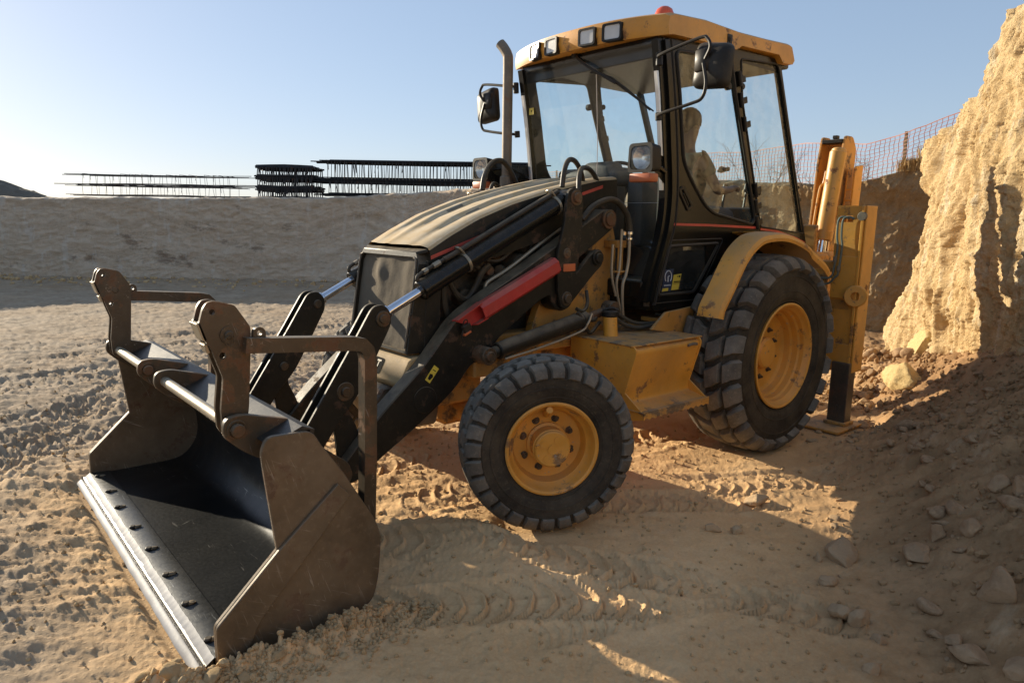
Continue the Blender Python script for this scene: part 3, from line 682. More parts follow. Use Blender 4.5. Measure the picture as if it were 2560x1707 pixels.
mb = MB(); Ls = sl[-1]; nrow = 11; ds = .085
for k in range(int(Ls/ds)):
    s = k*ds; P = [fpt(s+.01*math.sin(j*2), j/nrow) for j in range(nrow+1)]
    for a, b in zip(P[:-1], P[1:]):
        d = Vector((0, .0045, 0)); t = Vector((.003, 0, 0)); mb.add([a-d, a+d, b+d, b-d, a-d+t, a+d+t, b+d+t, b-d+t], [(0, 1, 2, 3), (7, 6, 5, 4), (0, 3, 7, 4), (1, 5, 6, 2)])
for j in range(nrow+1):
    P = [fpt(s, j/nrow) for s in np.arange(0, Ls, .17)]; w_ = .008 if j in (0, nrow) else .004
    for a, b in zip(P[:-1], P[1:]):
        d = Vector((0, 0, w_)); t = Vector((.003, 0, 0)); mb.add([a-d, a+d, b+d, b-d, a-d+t, a+d+t, b+d+t, b-d+t], [(0, 1, 2, 3), (7, 6, 5, 4), (0, 3, 7, 4), (1, 5, 6, 2)])
mb.build('mesh_netting', NET, fe, off)
for s in [1.5, 4.2, 6.6, 9.0, 11.2, 12.6, 13.5, 14.6, 15.6]:
    a = fpt(s, -.25); b = fpt(s, 1.04); m2 = MB(); m2.box(((a.x+b.x)/2-.03, (a.y+b.y)/2, (a.z+b.z)/2), (.035, .045, (b-a).length), rot=(.04*math.sin(s*5), .03, 0), bev=.003)
    m2.build('stake', WOOD, fe, off)
# ------------------------------------------------------------------ dry grass and scrub on the bank
GR = paint('dry_grass', (.40, .25, .09), .8, dust=.0, base_dust=.02, bump=0); TW = paint('dry_twigs', (.17, .10, .055), .8, dust=0, base_dust=.02, bump=0)
def tuft(x, y, z, n, h, w, label, mat=GR, seed=0, name='grass_tuft', cat='dry grass'):
    rs = np.random.RandomState(seed); V = []; F_ = []
    for k in range(n):
        bx, by = rs.normal(0, w*.45, 2); a = rs.uniform(0, 6.28); ln = rs.uniform(.15, .9); hh = h*rs.uniform(.45, 1); t = .0045
        P = [Vector((bx, by, -.05)), Vector((bx+math.cos(a)*ln*hh*.35, by+math.sin(a)*ln*hh*.35, hh*.6)), Vector((bx+math.cos(a)*ln*hh, by+math.sin(a)*ln*hh, hh*rs.uniform(.8, 1)))]
        s_ = Vector((-math.sin(a), math.cos(a), 0))*t
        o = len(V); V += [P[0]-s_, P[0]+s_, P[1]+s_, P[1]-s_, P[2]]; F_ += [(o, o+1, o+2, o+3), (o+3, o+2, o+4)]
    mb = MB(); mb.add(V, F_); ob = mb.build(name, mat, flat=True); ob.location = (x, y, z); return tag(ob, label, cat)
tuft(-7.15, -.25, 2.66, 1100, .26, .46, 'widest tuft of dry yellow grass on the bank between two stakes', seed=1)
tuft(-7.3, .35, 2.80, 900, .32, .36, 'tall tuft of dry grass on the bank nearest the sandstone cliff', seed=2)
tuft(-7.1, -.8, 2.52, 700, .2, .22, 'low thin tuft of dry grass left of the widest tuft', seed=3)
tuft(-7.35, .95, 2.9, 350, .16, .35, 'short dry grass at the very edge of the sandstone cliff', seed=4)
def scrub(x, y, z, n, h, label, seed):
    rs = np.random.RandomState(seed); mb = MB()
    def br(p, d, l, r, lev):
        q = p+d*l; mid = p+d*l*.5+Vector(rs.normal(0, l*.06, 3)); mb.tube([p, mid, q], r, 3, 1, rr=[r, r*.8, r*.5])
        if lev:
            for _ in range(3):
                dd = (d+Vector(rs.normal(0, .45, 3))).normalized(); br(p+d*l*rs.uniform(.4, 1), dd, l*rs.uniform(.45, .75), r*.55, lev-1)
    for _ in range(n):
        d = Vector((rs.normal(0, .5), rs.normal(0, .5), 1)).normalized(); br(Vector((rs.normal(0, .2), rs.normal(0, .2), -.05)), d, h*rs.uniform(.4, .7), .007, 3)
    o = mb.build('dry_shrub', TW, flat=True); o.location = (x, y, z); tag(o, label, 'shrub')
scrub(-6.55, -2.7, 2.30, 9, .8, 'bare twiggy shrub on the bank seen through the rear side window', 5)
scrub(-6.95, -1.75, 2.2, 8, .65, 'low bare shrub on the bank just right of the cab', 6)

# ================================================================== BACKHOE LOADER
ROOT = empty('backhoe_loader', (.9, 0, 0), 'yellow and black backhoe loader parked with its front bucket on the ground', 'backhoe loader')
OFF = Vector((-.9, 0, 0))
def P(mb, name, mat, par=None, **k):
    par = par or ROOT
    return mb.build(name, mat, par, OFF if par is ROOT else None, **k)
def pin(mb, x, y0, y1, z, r=.03, mi=0): mb.cyl((x, y0, z), (x, y1, z), r, 20, bev=.004, mi=mi)
def circ(x, z, r, n=16, a0=0): return [(x+r*math.cos(a0+2*math.pi*i/n), z+r*math.sin(a0+2*math.pi*i/n)) for i in range(n)]
def rounded(poly, r, n=4):
    out = []; K = len(poly)
    for i in range(K):
        p0 = Vector(poly[i-1]); p = Vector(poly[i]); p1 = Vector(poly[(i+1) % K])
        rr = r[i] if isinstance(r, (list, tuple)) else r
        a = (p0-p); b = (p1-p); d = min(rr, a.length*.45, b.length*.45)
        if d < 1e-4: out.append(tuple(p)); continue
        A = p+a.normalized()*d; B = p+b.normalized()*d
        for k in range(n+1):
            t = k/n; out.append(tuple(A*(1-t)**2+p*2*t*(1-t)+B*t*t))
    return out
# ---------------------------------------------------------------- bucket
side = [(3.985, .012), (3.985, .182), (3.745, .409), (3.79, .80), (3.765, .854), (3.59, .848), (3.551, .78), (3.463, .65), (3.325, .414), (3.299, .332), (3.314, .154), (3.345, .05), (3.46, .012)]
bk = tag(P(MB(), 'front_bucket', BDARK), None)
def bshell():
    # inner line of the bucket shell, floor to top
    pts = [(3.975, .05), (3.7, .05), (3.52, .052), (3.44, .075), (3.375, .14), (3.345, .22), (3.345, .32), (3.375, .42), (3.43, .53), (3.50, .66), (3.565, .77), (3.60, .825)]
    return pts
inn = bshell(); mb = MB(); n = len(inn)
outp = []
for i, p in enumerate(inn):
    a = Vector(inn[max(i-1, 0)]); b = Vector(inn[min(i+1, n-1)]); t = (b-a).normalized(); outp.append((p[0]+t.y*-.0+(-t.y)*-.022 if False else p[0]-(-t.y)*-.022*-1, p[1]))
# outer offset computed simply: away from bucket middle
outp = []
for i, p in enumerate(inn):
    a = Vector(inn[max(i-1, 0)]); b = Vector(inn[min(i+1, n-1)]); t = (b-a).normalized(); nn = Vector((t.y, -t.x)); 
    if nn.dot(Vector(p)-Vector((3.65, .45))) < 0: nn = -nn
    outp.append((p[0]+nn.x*.022, p[1]+nn.y*.022))
ny = 40
def dent(x, y, z):
    return .004*float(noise3(x*3., y*3., z*3.+2))+.0015*float(noise3(x*14., y*14., z*9.))
def smooth_line(pts, m_=5):
    P_ = [Vector(p) for p in pts]; E_ = [P_[0]*2-P_[1]]+P_+[P_[-1]*2-P_[-2]]; Q = []
    for i in range(1, len(E_)-2):
        for k in range(m_):
            t = k/m_; a, b, c, d = E_[i-1:i+3]; Q.append(.5*((2*b)+(c-a)*t+(2*a-5*b+4*c-d)*t*t+(3*b-a-3*c+d)*t**3))
    return Q+[P_[-1]]
si = smooth_line(inn); so = smooth_line(outp)
floor_n = next(i for i, p in enumerate(si) if p.x < 3.885)
def shell_grid(line, i0, i1, inner, mbx, mi):
    K = i1-i0
    def fn(u, v):
        i = i0+int(round(v*K)); p = line[i]; y = -1.185+2.37*u
        d = dent(p.x, y, p.y) if inner else 0
        nn = Vector((3.65-p.x, .45-p.y)); nn.normalize()
        return (p.x+nn.x*d, y, p.y+nn.y*d)
    mbx.grid(fn, 70, K, mi, flip=inner)
shell_grid(si, 0, len(si)-1, True, mb, 0); shell_grid(so, 0, len(so)-1, False, mb, 0)
mb.box((3.602, 0, .835), (.03, 2.37, .028), bev=.002)
bk.data.materials.clear(); bpy.data.objects.remove(bk)
bk = P(mb, 'front_bucket', paint('bucket_shell_steel', (.028, .031, .034), .34, metal=.75, dust=.0, base_dust=.010, scr=1.0, bump=.04, scrcol=(.42, .40, .36)), ang=60)
mb = MB()
mb.plate([(3.995, .052), (3.888, .052), (3.888, .0585), (3.985, .0585), (4.024, .036), (4.024, .03), (3.995, .03)][::-1], -1.196, 1.196, bev=0)
P(mb, 'floor_plate', BFLOOR, bk)
mb = MB(); mb.plate([(3.70, .0535), (3.888, .0535), (3.888, .0555), (3.70, .0553)][::-1], -1.18, 1.18, bev=0)
mb2 = MB(); rs = np.random.RandomState(2)
def bev_fn(u, v):
    y = -1.197+2.394*u; j = .003*float(noise3(y*7., 0., 1.))+.0015*float(noise3(y*40, 0., 2.))
    return [(3.990+j*1.2, y, .0600), (4.018+j, y, .040), (4.022+j, y, .030)][int(round(v*2))]
mb2.grid(bev_fn, 220, 2, flip=True)
P(mb2, 'floor_bevel', EDGE, bk, ang=50)
mb2 = MB(); mb2.plate([(3.99, .026), (4.036, .026), (4.036, .002), (3.99, .002)][::-1], -1.2, 1.2, bev=0); P(mb2, 'edge_carrier', BDARK, bk)
mb2 = MB()
def be2(u, v):
    y = -1.201+2.402*u; j = .003*float(noise3(y*8., 3., 1.))
    return [(4.034, y, .0272), (4.040+j, y, .0265), (4.060+j, y, .010), (4.062+j, y, .003)][int(round(v*3))]
mb2.grid(be2, 200, 3, flip=True); P(mb2, 'cutting_edge', EDGE, bk, ang=50)
for i, (x, y) in enumerate([(3.961, -1.10), (3.962, -.791), (3.97, -.508), (3.965, -.18), (3.962, .13), (3.964, .447), (3.967, .754), (3.974, 1.072)]):
    mb = MB(); mb.lathe([(0, .050), (.018, .050), (.016, .066), (.011, .071), (0, .071)], (x, y, 0), n=9)
    rs = np.random.RandomState(40+i)
    bm = bmesh.new(); bmesh.ops.create_icosphere(bm, subdivisions=2, radius=1)
    for v in bm.verts:
        q = v.co; q = q*(1+rs.uniform(-.18, .18)); v.co = Vector((x-.016+q.x*.026, y+.003+q.y*.014, .060+max(-.3, q.z)*.009))
    mb.addbm(bm, 1); mb.build('bolt', [PLAS, MUD], bk)
for s in (1, -1):
    mb = MB()
    mb.plate(rounded(side, [.0, .015, .0, .05, .05, .04, .0, .0, .06, .06, .06, .08, .05]), s*1.185, s*1.205, bev=.003)
    sp = P(mb, 'side_plate', BSIDE, bk)
    mb = MB(); mb.plate(rounded([(3.496, .616), (3.443, .558), (3.50, .50), (3.66, .325), (3.83, .15), (3.868, .06), (3.985, .012), (3.985, .182), (3.745, .409)], [.004, .004, .1, .1, .08, .03, 0, .015, 0]), s*1.205, s*1.222, bev=.003)
    P(mb, 'side_stiffener', BSIDE, sp)
# top section: folded tube along the back edge
mb = MB(); mb.plate([(3.57, .845), (3.62, .866), (3.75, .812), (3.735, .802), (3.62, .835), (3.58, .80)], -1.185, 1.185, bev=0)
P(mb, 'top_plate', BDARK, bk)
ear = rounded([(3.865, .905), (3.80, .915), (3.60, .86), (3.56, .80), (3.575, .72), (3.66, .68), (3.80, .765), (3.875, .84)], [.05, .04, .03, .0, .03, .06, .05, .05], 5)
E_pins = 3.822, .858
for y0, y1 in ((1.03, 1.06), (.045, .072), (-.285, -.258), (-1.06, -1.03)):
    mb = MB(); mb.plate(ear, y0, y1, bev=.003); P(mb, 'hinge_ear', STEEL, bk)
for y0, y1 in ((.03, 1.075), (-1.075, -.245)):
    mb = MB(); pin(mb, 3.822, y0, y1, .858, .0235); hs0 = P(mb, 'hinge_shaft', TUBE, bk)
    mb = MB(); ye = max(y0, y1) if y0 > 0 else max(y0, y1); mb.cyl((3.822, ye-.004, .858), (3.822, ye+.012, .858), .026, 24, bev=.004); mb.lathe([(.028, 0), (.030, .004), (.036, .004), (.038, 0)], (3.822, ye-.014, .858), Vector((0, 1, 0)).to_track_quat('Z', 'X'), 24); P(mb, 'pin_head', STEEL, hs0)
# grease pin wire on the middle ear
for y_ in (.322, .468, -.322, -.468):
    mb = MB(); mb.plate(rounded([(3.50, .70), (3.40, .62), (3.27, .55), (3.07, .40), (3.05, .32), (3.10, .26), (3.33, .20), (3.35, .40)], [0, .03, .04, .04, .03, .03, 0, 0], 3), y_-.011, y_+.011, bev=.003); P(mb, 'hinge_bracket', STEEL, bk)
# ---------------------------------------------------------------- fork carriers
def carrier(s):
    o = [d for d in [(3.905, 1.315), (3.89, 1.338), (3.865, 1.342), (3.79, 1.322), (3.735, 1.235), (3.738, 1.16), (3.755, .93), (3.765, .86), (3.79, .82), (3.84, .815), (3.857, .845), (3.86, .93), (3.845, 1.05), (3.86, 1.095), (3.882, 1.165), (3.905, 1.20), (3.923, 1.262), (3.918, 1.27)]]
    o = rounded(o, .012, 3)
    h = [circ(3.872, 1.302, .011, 12), circ(3.843, 1.136, .013, 12)]
    mb = MB(); mb.plate(o, s*.995, s*1.012, holes=h, bev=0); mb.plate(o, s*.925, s*.942, holes=h, bev=0)
    c = P(mb, 'fork_carrier', STEEL)
    mb = MB(); mb.slab([(3.93, s*.925, 1.262), (3.93, s*1.012, 1.262), (3.908, s*1.012, 1.195), (3.908, s*.925, 1.195)], (-.014, 0, .004), bev=.002)
    mb.slab([(3.903, s*.94, 1.18), (3.903, s*.996, 1.18), (3.893, s*.996, 1.145), (3.893, s*.94, 1.145)], (-.012, 0, .003), bev=.002)
    mb.box((3.765, s*.968, 1.02), (.012, .055, .30), bev=.002)
    P(mb, 'cross_piece', TUBE, c)
    mb = MB(); pin(mb, 3.818, s*.92, s*1.028, 1.213, .017); mb.cyl((3.818, s*1.012, 1.213), (3.818, s*1.018, 1.213), .032, 20)
    mb.tube([(3.818, s*1.03, 1.215), (3.835, s*1.035, 1.205), (3.838, s*1.03, 1.185), (3.82, s*1.03, 1.172), (3.805, s*1.034, 1.19), (3.815, s*1.036, 1.212)], .0022, 5, 4)
    P(mb, 'pin', STEEL, c)
    # square bar: along the ground and down behind the bucket
    mb = MB(); hw = .029
    path = [(3.77, s*1.03, 1.172), (3.33, s*1.03, 1.135), (3.285, s*1.03, 1.125), (3.262, s*1.03, 1.10), (3.252, s*1.03, 1.06), (3.262, s*1.03, .6), (3.275, s*1.03, .30)]
    mb.tube(path, hw*1.414, 4, 1, sq=True); 
    P(mb, 'angled_bar', STEEL, c)
    mb = MB(); mb.slab([(x, s*1.012, z) for x, z in circ(3.71, 1.212, .024, 14)[0:8]+[(3.686, 1.18), (3.734, 1.18)]], (0, s*.022, 0), [[(x, s*1.012, z) for x, z in circ(3.71, 1.212, .010, 12)]], bev=0)
    P(mb, 'lug', STEEL, c)
    return c
carrier(1); carrier(-1)
# ---------------------------------------------------------------- loader arms, levers, cylinders
armp = rounded([(1.10, 1.70), (1.15, 1.735), (1.22, 1.715), (1.43, 1.60), (1.66, 1.475), (1.95, 1.325), (2.2, 1.205), (2.33, 1.13), (2.403, 1.075), (2.609, .845), (2.76, .72), (2.90, .60), (3.07, .42), (3.14, .35), (3.12, .29), (3.03, .28), (2.89, .375), (2.70, .485), (2.52, .60), (2.385, .70), (2.30, .80), (2.26, .83), (2.19, .825), (2.13, .90), (2.06, .97), (1.9, 1.07), (1.745, 1.165), (1.67, 1.19), (1.64, 1.11), (1.56, 1.075), (1.48, 1.11), (1.47, 1.2), (1.56, 1.30), (1.50, 1.36), (1.427, 1.41), (1.125, 1.59), (1.07, 1.64)],
                 [.03, .04, .03, .05, .1, .1, .08, .05, .05, .1, .1, .1, .02, .03, .03, .03, .08, .1, .1, .05, .04, .03, .03, .05, .06, .1, .02, .02, .04, .04, .04, .03, .03, .03, .05, .03, .04], 4)
lug = rounded([(3.00, .80), (3.04, .85), (3.11, .84), (3.15, .77), (3.145, .65), (3.108, .55), (3.10, .46), (3.09, .36), (2.99, .36), (2.95, .44), (2.985, .56), (3.035, .66)], .035, 4)
bell = rounded([(2.885, 1.20), (2.835, 1.205), (2.795, 1.165), (2.79, 1.10), (2.878, .94), (2.99, .745), (3.10, .62), (3.19, .50), (3.25, .42), (3.32, .42), (3.345, .50), (3.285, .61), (3.032, .989), (2.91, 1.18)], [.03, .04, .04, .03, .05, .05, .04, .03, .03, .03, .03, 0, 0, .03], 4)
link = rounded([(1.558, 1.835), (1.518, 1.855), (1.455, 1.848), (1.428, 1.80), (1.429, 1.64), (1.452, 1.404), (1.505, 1.125), (1.552, 1.095), (1.603, 1.113), (1.627, 1.204), (1.643, 1.437), (1.588, 1.638), (1.572, 1.78)], .04, 4)
l2 = rounded([(1.31, 1.44), (1.24, 1.475), (1.19, 1.44), (1.195, 1.37), (1.30, 1.29), (1.50, 1.11), (1.58, 1.10), (1.60, 1.17)], .035, 4)
for s in (1, -1):
    mb = MB(); mb.plate(armp, s*.36, s*.47, bev=.006); arm = P(mb, 'loader_arm', BLKD)
    mb = MB(); mb.plate(lug, s*.378, s*.404, bev=.003); P(mb, 'arm_lug', BLKD, arm)
    for x_, z_, r_, y_, r2_, y2_ in ((1.157, 1.664, .044, .502, .064, .488), (2.225, .878, .030, .59, .052, .575), (3.066, .77, .026, .46, .050, .449), (2.841, 1.129, .026, .462, .043, .452), (3.285, .49, .026, .46, .04, .449)):
        mb = MB(); pin(mb, x_, s*.335, s*y_, z_, r_); mb.cyl((x_, s*.44, z_), (x_, s*y2_, z_), r2_, 24, bev=.003); P(mb, 'pivot_pin', STEEL, arm)
    if s > 0:
        mb = MB(); mb.cyl((2.60, .468, .66), (2.60, .4745, .66), .075, 30, bev=.002); P(mb, 'weld_boss', BLKD, arm)
        c = Vector((2.555, .4722, .80)); d1 = Vector((-.062, 0, .075)); d2 = Vector((-.034, 0, -.028))*.9
        # warning sticker on the arm
        def quad(mbx, c, du, dv, off=0, bev=0, t=.0015):
            mbx.slab([c-du/2-dv/2, c+du/2-dv/2, c+du/2+dv/2, c-du/2+dv/2], (0, t, 0), bev=0)
        mb = MB(); quad(mb, c, d1, d2); st = P(mb, 'warning_sticker', YSTK, arm)
        mb = MB(); c2 = c+Vector((0, .0016, 0))
        mb.slab([c2-d1*.36-d2*.22, c2-d1*.05-d2*.35, c2+d1*.02+d2*.05, c2-d1*.08+d2*.38, c2-d1*.36+d2*.2], (0, .001, 0), bev=0)
        mb.slab([c2+d1*.22-d2*.3, c2+d1*.26-d2*.3, c2+d1*.30+d2*.25, c2+d1*.24+d2*.25], (0, .001, 0), bev=0); P(mb, 'warning_symbol', BPRT, st)
    mb = MB(); mb.plate(bell, s*.425, s*.445, bev=.003); mb.plate(bell, s*.345, s*.365, bev=.003)
    P(mb, 'tilt_lever', BLKD)
    mb = MB(); mb.plate(link, s*.478, s*.502, bev=.003); mb.plate(link, s*.325, s*.348, bev=.003)
    lk = P(mb, 'lever_link', BLKD)
    for x_, z_, r_, y_, r2_, y2_ in ((1.492, 1.793, .032, .525, .05, .508), (1.553, 1.163, .030, .525, .045, .508), (1.56, 1.45, .018, .514, .032, .508)):
        mb = MB(); pin(mb, x_, s*.32, s*y_, z_, r_); mb.cyl((x_, s*.49, z_), (x_, s*y2_, z_), r2_, 24, bev=.003); P(mb, 'pivot_pin', STEEL, lk)
    if s > 0:
        mb = MB(); mb.box((1.54, .506, 1.36), (.105, .008, .048), rot=(0, .02, 0), bev=.003); P(mb, 'reflector', ORG, lk)
    mb = MB(); mb.plate(l2, s*.44, s*.474, bev=.003); pin(mb, 1.252, s*.34, s*.50, 1.412, .032); pin(mb, 1.252, s*.34, s*.488, 1.412, .05); P(mb, 'rear_link', BLKD)
    # tilt cylinder
    a = Vector((1.492, s*.412, 1.793)); b = Vector((2.841, s*.395, 1.129)); d = (b-a).normalized()
    mb = MB(); mb.cyl(a+d*.05, a+d*.085, .045, 24); mb.cyl(a+d*.07, a+d*1.175, .055, 32, bev=.006); mb.cyl(a+d*1.16, a+d*1.215, .058, 32, bev=.008); mb.cyl(a-Vector((0, .045, 0)), a+Vector((0, .045, 0)), .05, 24)
    tc = P(mb, 'tilt_cylinder', BLK)
    mb = MB(); mb.cyl(a+d*1.2, b-d*.03, .0265, 28); mb.cyl(b-d*.07, b-d*.03, .036, 24, bev=.004); P(mb, 'piston_rod', CHROME, tc)
    mb = MB(); mb.cyl(b-Vector((0, .03, 0)), b+Vector((0, .03, 0)), .048, 24, bev=.004); P(mb, 'rod_eye', STEEL, tc)
    up = Vector((d.z, 0, -d.x)); up = -up if up.z < 0 else up
    for t_ in (.10, .87):
        mb = MB(); mb.cyl(a+d*t_, a+d*(t_+.018), .061, 28); mb.tube([a+d*t_+up*.055+Vector((0, s*.02, 0)), a+d*(t_+.02)+up*.10+Vector((0, s*.02, 0)), a+d*(t_+.02)+up*.10-Vector((0, s*.02, 0)), a+d*t_+up*.055-Vector((0, s*.02, 0))], .006, 6, 3)
        P(mb, 'clamp', TUBE, tc)
    mb = MB(); mb.tube([a+d*.05+up*.065, a+d*.3+up*.075, a+d*.88+up*.078, a+d*1.0+up*.082], .016, 10, 4)
    mb.tube([a+d*.98+up*.082, a+d*1.16+up*.085, a+d*1.2+up*.07, a+d*1.2+up*.045], .0115, 8, 4); P(mb, 'hydraulic_line', HOSE, tc)
    mb = MB(); mb.cyl(a+d*1.03+up*.082, a+d*1.08+up*.083, .017, 8); mb.cyl(a+d*1.12+up*.084, a+d*1.15+up*.084, .016, 6); P(mb, 'hose_fitting', TUBE, tc)
    # lift cylinder
    a = Vector((2.225, s*.535, .878)); b = Vector((1.17, s*.53, 1.075)); d = (b-a).normalized()
    mb = MB(); mb.cyl(a+d*.085, a+d*.80, .052, 30, bev=.006); mb.cyl(a+d*.05, a+d*.10, .035, 20); mb.cyl(a+d*.78, a+d*.83, .055, 30, bev=.006)
    lc = P(mb, 'lift_cylinder', BLKD)
    mb = MB(); mb.cyl(a+d*.8, b, .028, 20); mb.cyl(b-Vector((0, .04, 0)), b+Vector((0, .04, 0)), .055, 20, bev=.004); P(mb, 'piston_rod', STEEL, lc)
    mb = MB(); mb.tube([a+d*.12+Vector((0, s*.03, -.05)), a+d*.4+Vector((0, s*.04, -.062)), a+d*.74+Vector((0, s*.04, -.06)), a+d*.80+Vector((0, s*.055, -.02)), a+d*.83+Vector((0, s*.06, .04))], .008, 8, 5)
    P(mb, 'steel_line', TUBE, lc)
# safety strut: red channel carried on the left arm
prof = [(-.052, 0), (-.052, .035), (-.03, .062), (.03, .062), (.052, .035), (.052, 0)]
a = Vector((1.66, .478, 1.375)); b = Vector((2.40, .478, 1.06)); d = (b-a).normalized(); upv = Vector((-d.z, 0, d.x)); upv = -upv if upv.z < 0 else upv
yv = Vector((0, 1, 0)); mb = MB(); t = .006
def chan(l0, l1, prof, lower=True):
    V = []; 
    n_ = len(prof)
    for l in (l0, l1):
        for (q, h) in prof: V.append(a+d*l+upv*q+yv*h)
        for (q, h) in prof: V.append(a+d*l+upv*q*(1-.1)+yv*max(h-t, 0))
    F_ = []; N2 = 2*n_
    for k in range(n_-1):
        F_.append((k, k+1, N2+k+1, N2+k)); F_.append((n_+k+1, n_+k, N2+n_+k, N2+n_+k+1)); F_.append((k+1, k, n_+k, n_+k+1)); F_.append((N2+k, N2+k+1, N2+n_+k+1, N2+n_+k))
    mb.add(V, F_)
LL = (b-a).length
chan(0, LL-.17, prof); mb.slab([a+upv*q*1.02+yv*h for q, h in prof], -d*.006, bev=0)
mb.slab([a+d*(LL-.19)+upv*.050+yv*.0, a+d*(LL-.19)+upv*.050+yv*.05, a+d*(LL)+upv*.034+yv*.05, a+d*(LL+.01)+upv*.034], upv*.006, bev=0)
mb.slab([a+d*(LL-.20)-upv*.052, a+d*(LL-.20)-upv*.052+yv*.045, a+d*(LL-.12)-upv*.052+yv*.04, a+d*(LL-.10)-upv*.052], upv*.006, bev=0)
mb.slab([a+d*(LL-.22)-upv*.05+yv*.001, a+d*(LL-.22)+upv*.045+yv*.001, a+d*(LL)+upv*.03+yv*.001, a+d*(LL-.09)-upv*.05+yv*.001], yv*.005, bev=0)
strut = P(mb, 'safety_strut', RED)
mb = MB(); c = a+d*(LL-.045)-upv*.035+yv*.03; mb.box(c, (.055, .03, .045), rot=(0, .4, 0), bev=.004); mb.tube([c+Vector((.0, .012, .02)), c+Vector((.01, .018, .05)), c+Vector((.03, .018, .045)), c+Vector((.035, .01, .015))], .003, 6, 4)
mb.tube([c+Vector((.03, .01, -.01)), c+Vector((.04, .014, -.04)), c+Vector((.035, .012, -.075))], .004, 6, 4); P(mb, 'padlock', PLAS, strut)
mb = MB(); mb.box(c+Vector((.0, .001, -.028)), (.05, .031, .014), rot=(0, .4, 0), bev=.002); P(mb, 'padlock_base', ORG, strut)
# hoses over the arm pivot
hs = [([(1.53, .41, 1.86), (1.505, .40, 1.96), (1.44, .37, 2.03), (1.35, .34, 2.03), (1.27, .32, 1.96), (1.22, .30, 1.84), (1.2, .30, 1.70)], .0165),
      ([(1.43, .46, 1.80), (1.39, .42, 1.93), (1.31, .37, 1.99), (1.20, .34, 1.98), (1.12, .33, 1.90), (1.09, .33, 1.76), (1.08, .33, 1.6)], .0165),
      ([(1.42, .485, 1.66), (1.33, .50, 1.745), (1.20, .51, 1.79), (1.10, .51, 1.77), (1.02, .51, 1.70), (.985, .51, 1.62), (.98, .51, 1.585)], .021)]
for p_, r in hs:
    mb = MB(); mb.tube(p_, r, 12, 8); P(mb, 'hydraulic_hose', HOSE)
mb = MB(); mb.cyl((.98, .51, 1.585), (.98, .51, 1.565), .026, 12, bev=.002); mb.cyl((.98, .51, 1.545), (.98, .51, 1.53), .026, 12, bev=.002); P(mb, 'hose_ferrule', CHROME)
mb = MB(); mb.tube([(.98, .51, 1.57), (.98, .51, 1.40), (1.0, .51, 1.30), (1.03, .51, 1.22), (1.02, .51, 1.05), (1.0, .51, .98)], .011, 8, 5)
mb.tube([(1.04, .49, 1.60), (1.045, .49, 1.35), (1.07, .49, 1.25), (1.05, .49, 1.14), (1.01, .50, 1.0)], .009, 8, 5)
mb.tube([(1.10, .47, 1.50), (1.10, .47, 1.3), (1.06, .48, 1.15)], .009, 8, 5); P(mb, 'steel_line', TUBE)
mb = MB(); mb.tube([(1.43, .35, 1.62), (1.55, .345, 1.56), (1.9, .345, 1.36), (2.03, .345, 1.30), (2.08, .345, 1.27), (2.09, .345, 1.22)], .012, 8, 6); P(mb, 'return_line', TUBE)
# tower
tw = rounded([(.92, .72), (.915, 1.50), (.98, 1.70), (1.10, 1.78), (1.24, 1.76), (1.33, 1.55), (1.63, 1.12), (1.70, .95), (1.70, .72)], .05)
mb = MB()
for s in (1, -1): mb.plate(tw, s*.27, s*.335, bev=.005)
mb.box((.96, 0, 1.0), (.06, .54, .5)); mb.box((1.0, .40, 1.50), (.09, .13, .05), bev=.003); mb.box((1.0, .45, 1.40), (.05, .012, .22), bev=.003); mb.box((1.02, .47, 1.315), (.10, .05, .012), bev=.003)
P(mb, 'loader_tower', YELD)
# ---------------------------------------------------------------- chassis
mb = MB(); mb.box((1.15, 0, .83), (2.9, .60, .22), bev=.01); mb.box((2.35, 0, .70), (.55, .62, .30), bev=.02); mb.box((1.3, .36, .86), (1.1, .14, .05), bev=.005)
mb.box((2.0, .40, .80), (.5, .12, .14), bev=.01); mb.box((.45, 0, .80), (1.2, 1.0, .30), bev=.02); mb.box((.35, .60, .98), (.9, .22, .03), bev=.004)
mb.slab([(.99, .72, .945), (.842, .72, 1.05), (.50, .72, 1.075), (.23, .72, 1.07), (.20, .72, .86), (.716, .72, .90)], (0, .02, 0), bev=.002)
P(mb, 'chassis', YELD)
mb = MB(); mb.cyl((2.13, -.85, .47), (2.13, .85, .47), .075, 24, bev=.01); mb.box((2.13, 0, .50), (.28, .34, .26), bev=.04)
for s in (1, -1): mb.box((2.10, s*.86, .47), (.14, .12, .2), bev=.02); mb.cyl((1.98, s*.2, .45), (1.98, s*.8, .45), .022, 12)
P(mb, 'front_axle', YELD)
mb = MB(); mb.cyl((0, -.8, .72), (0, .85, .72), .13, 24, bev=.01); mb.box((0, 0, .72), (.4, .5, .4), bev=.06)
P(mb, 'rear_axle', YELD)
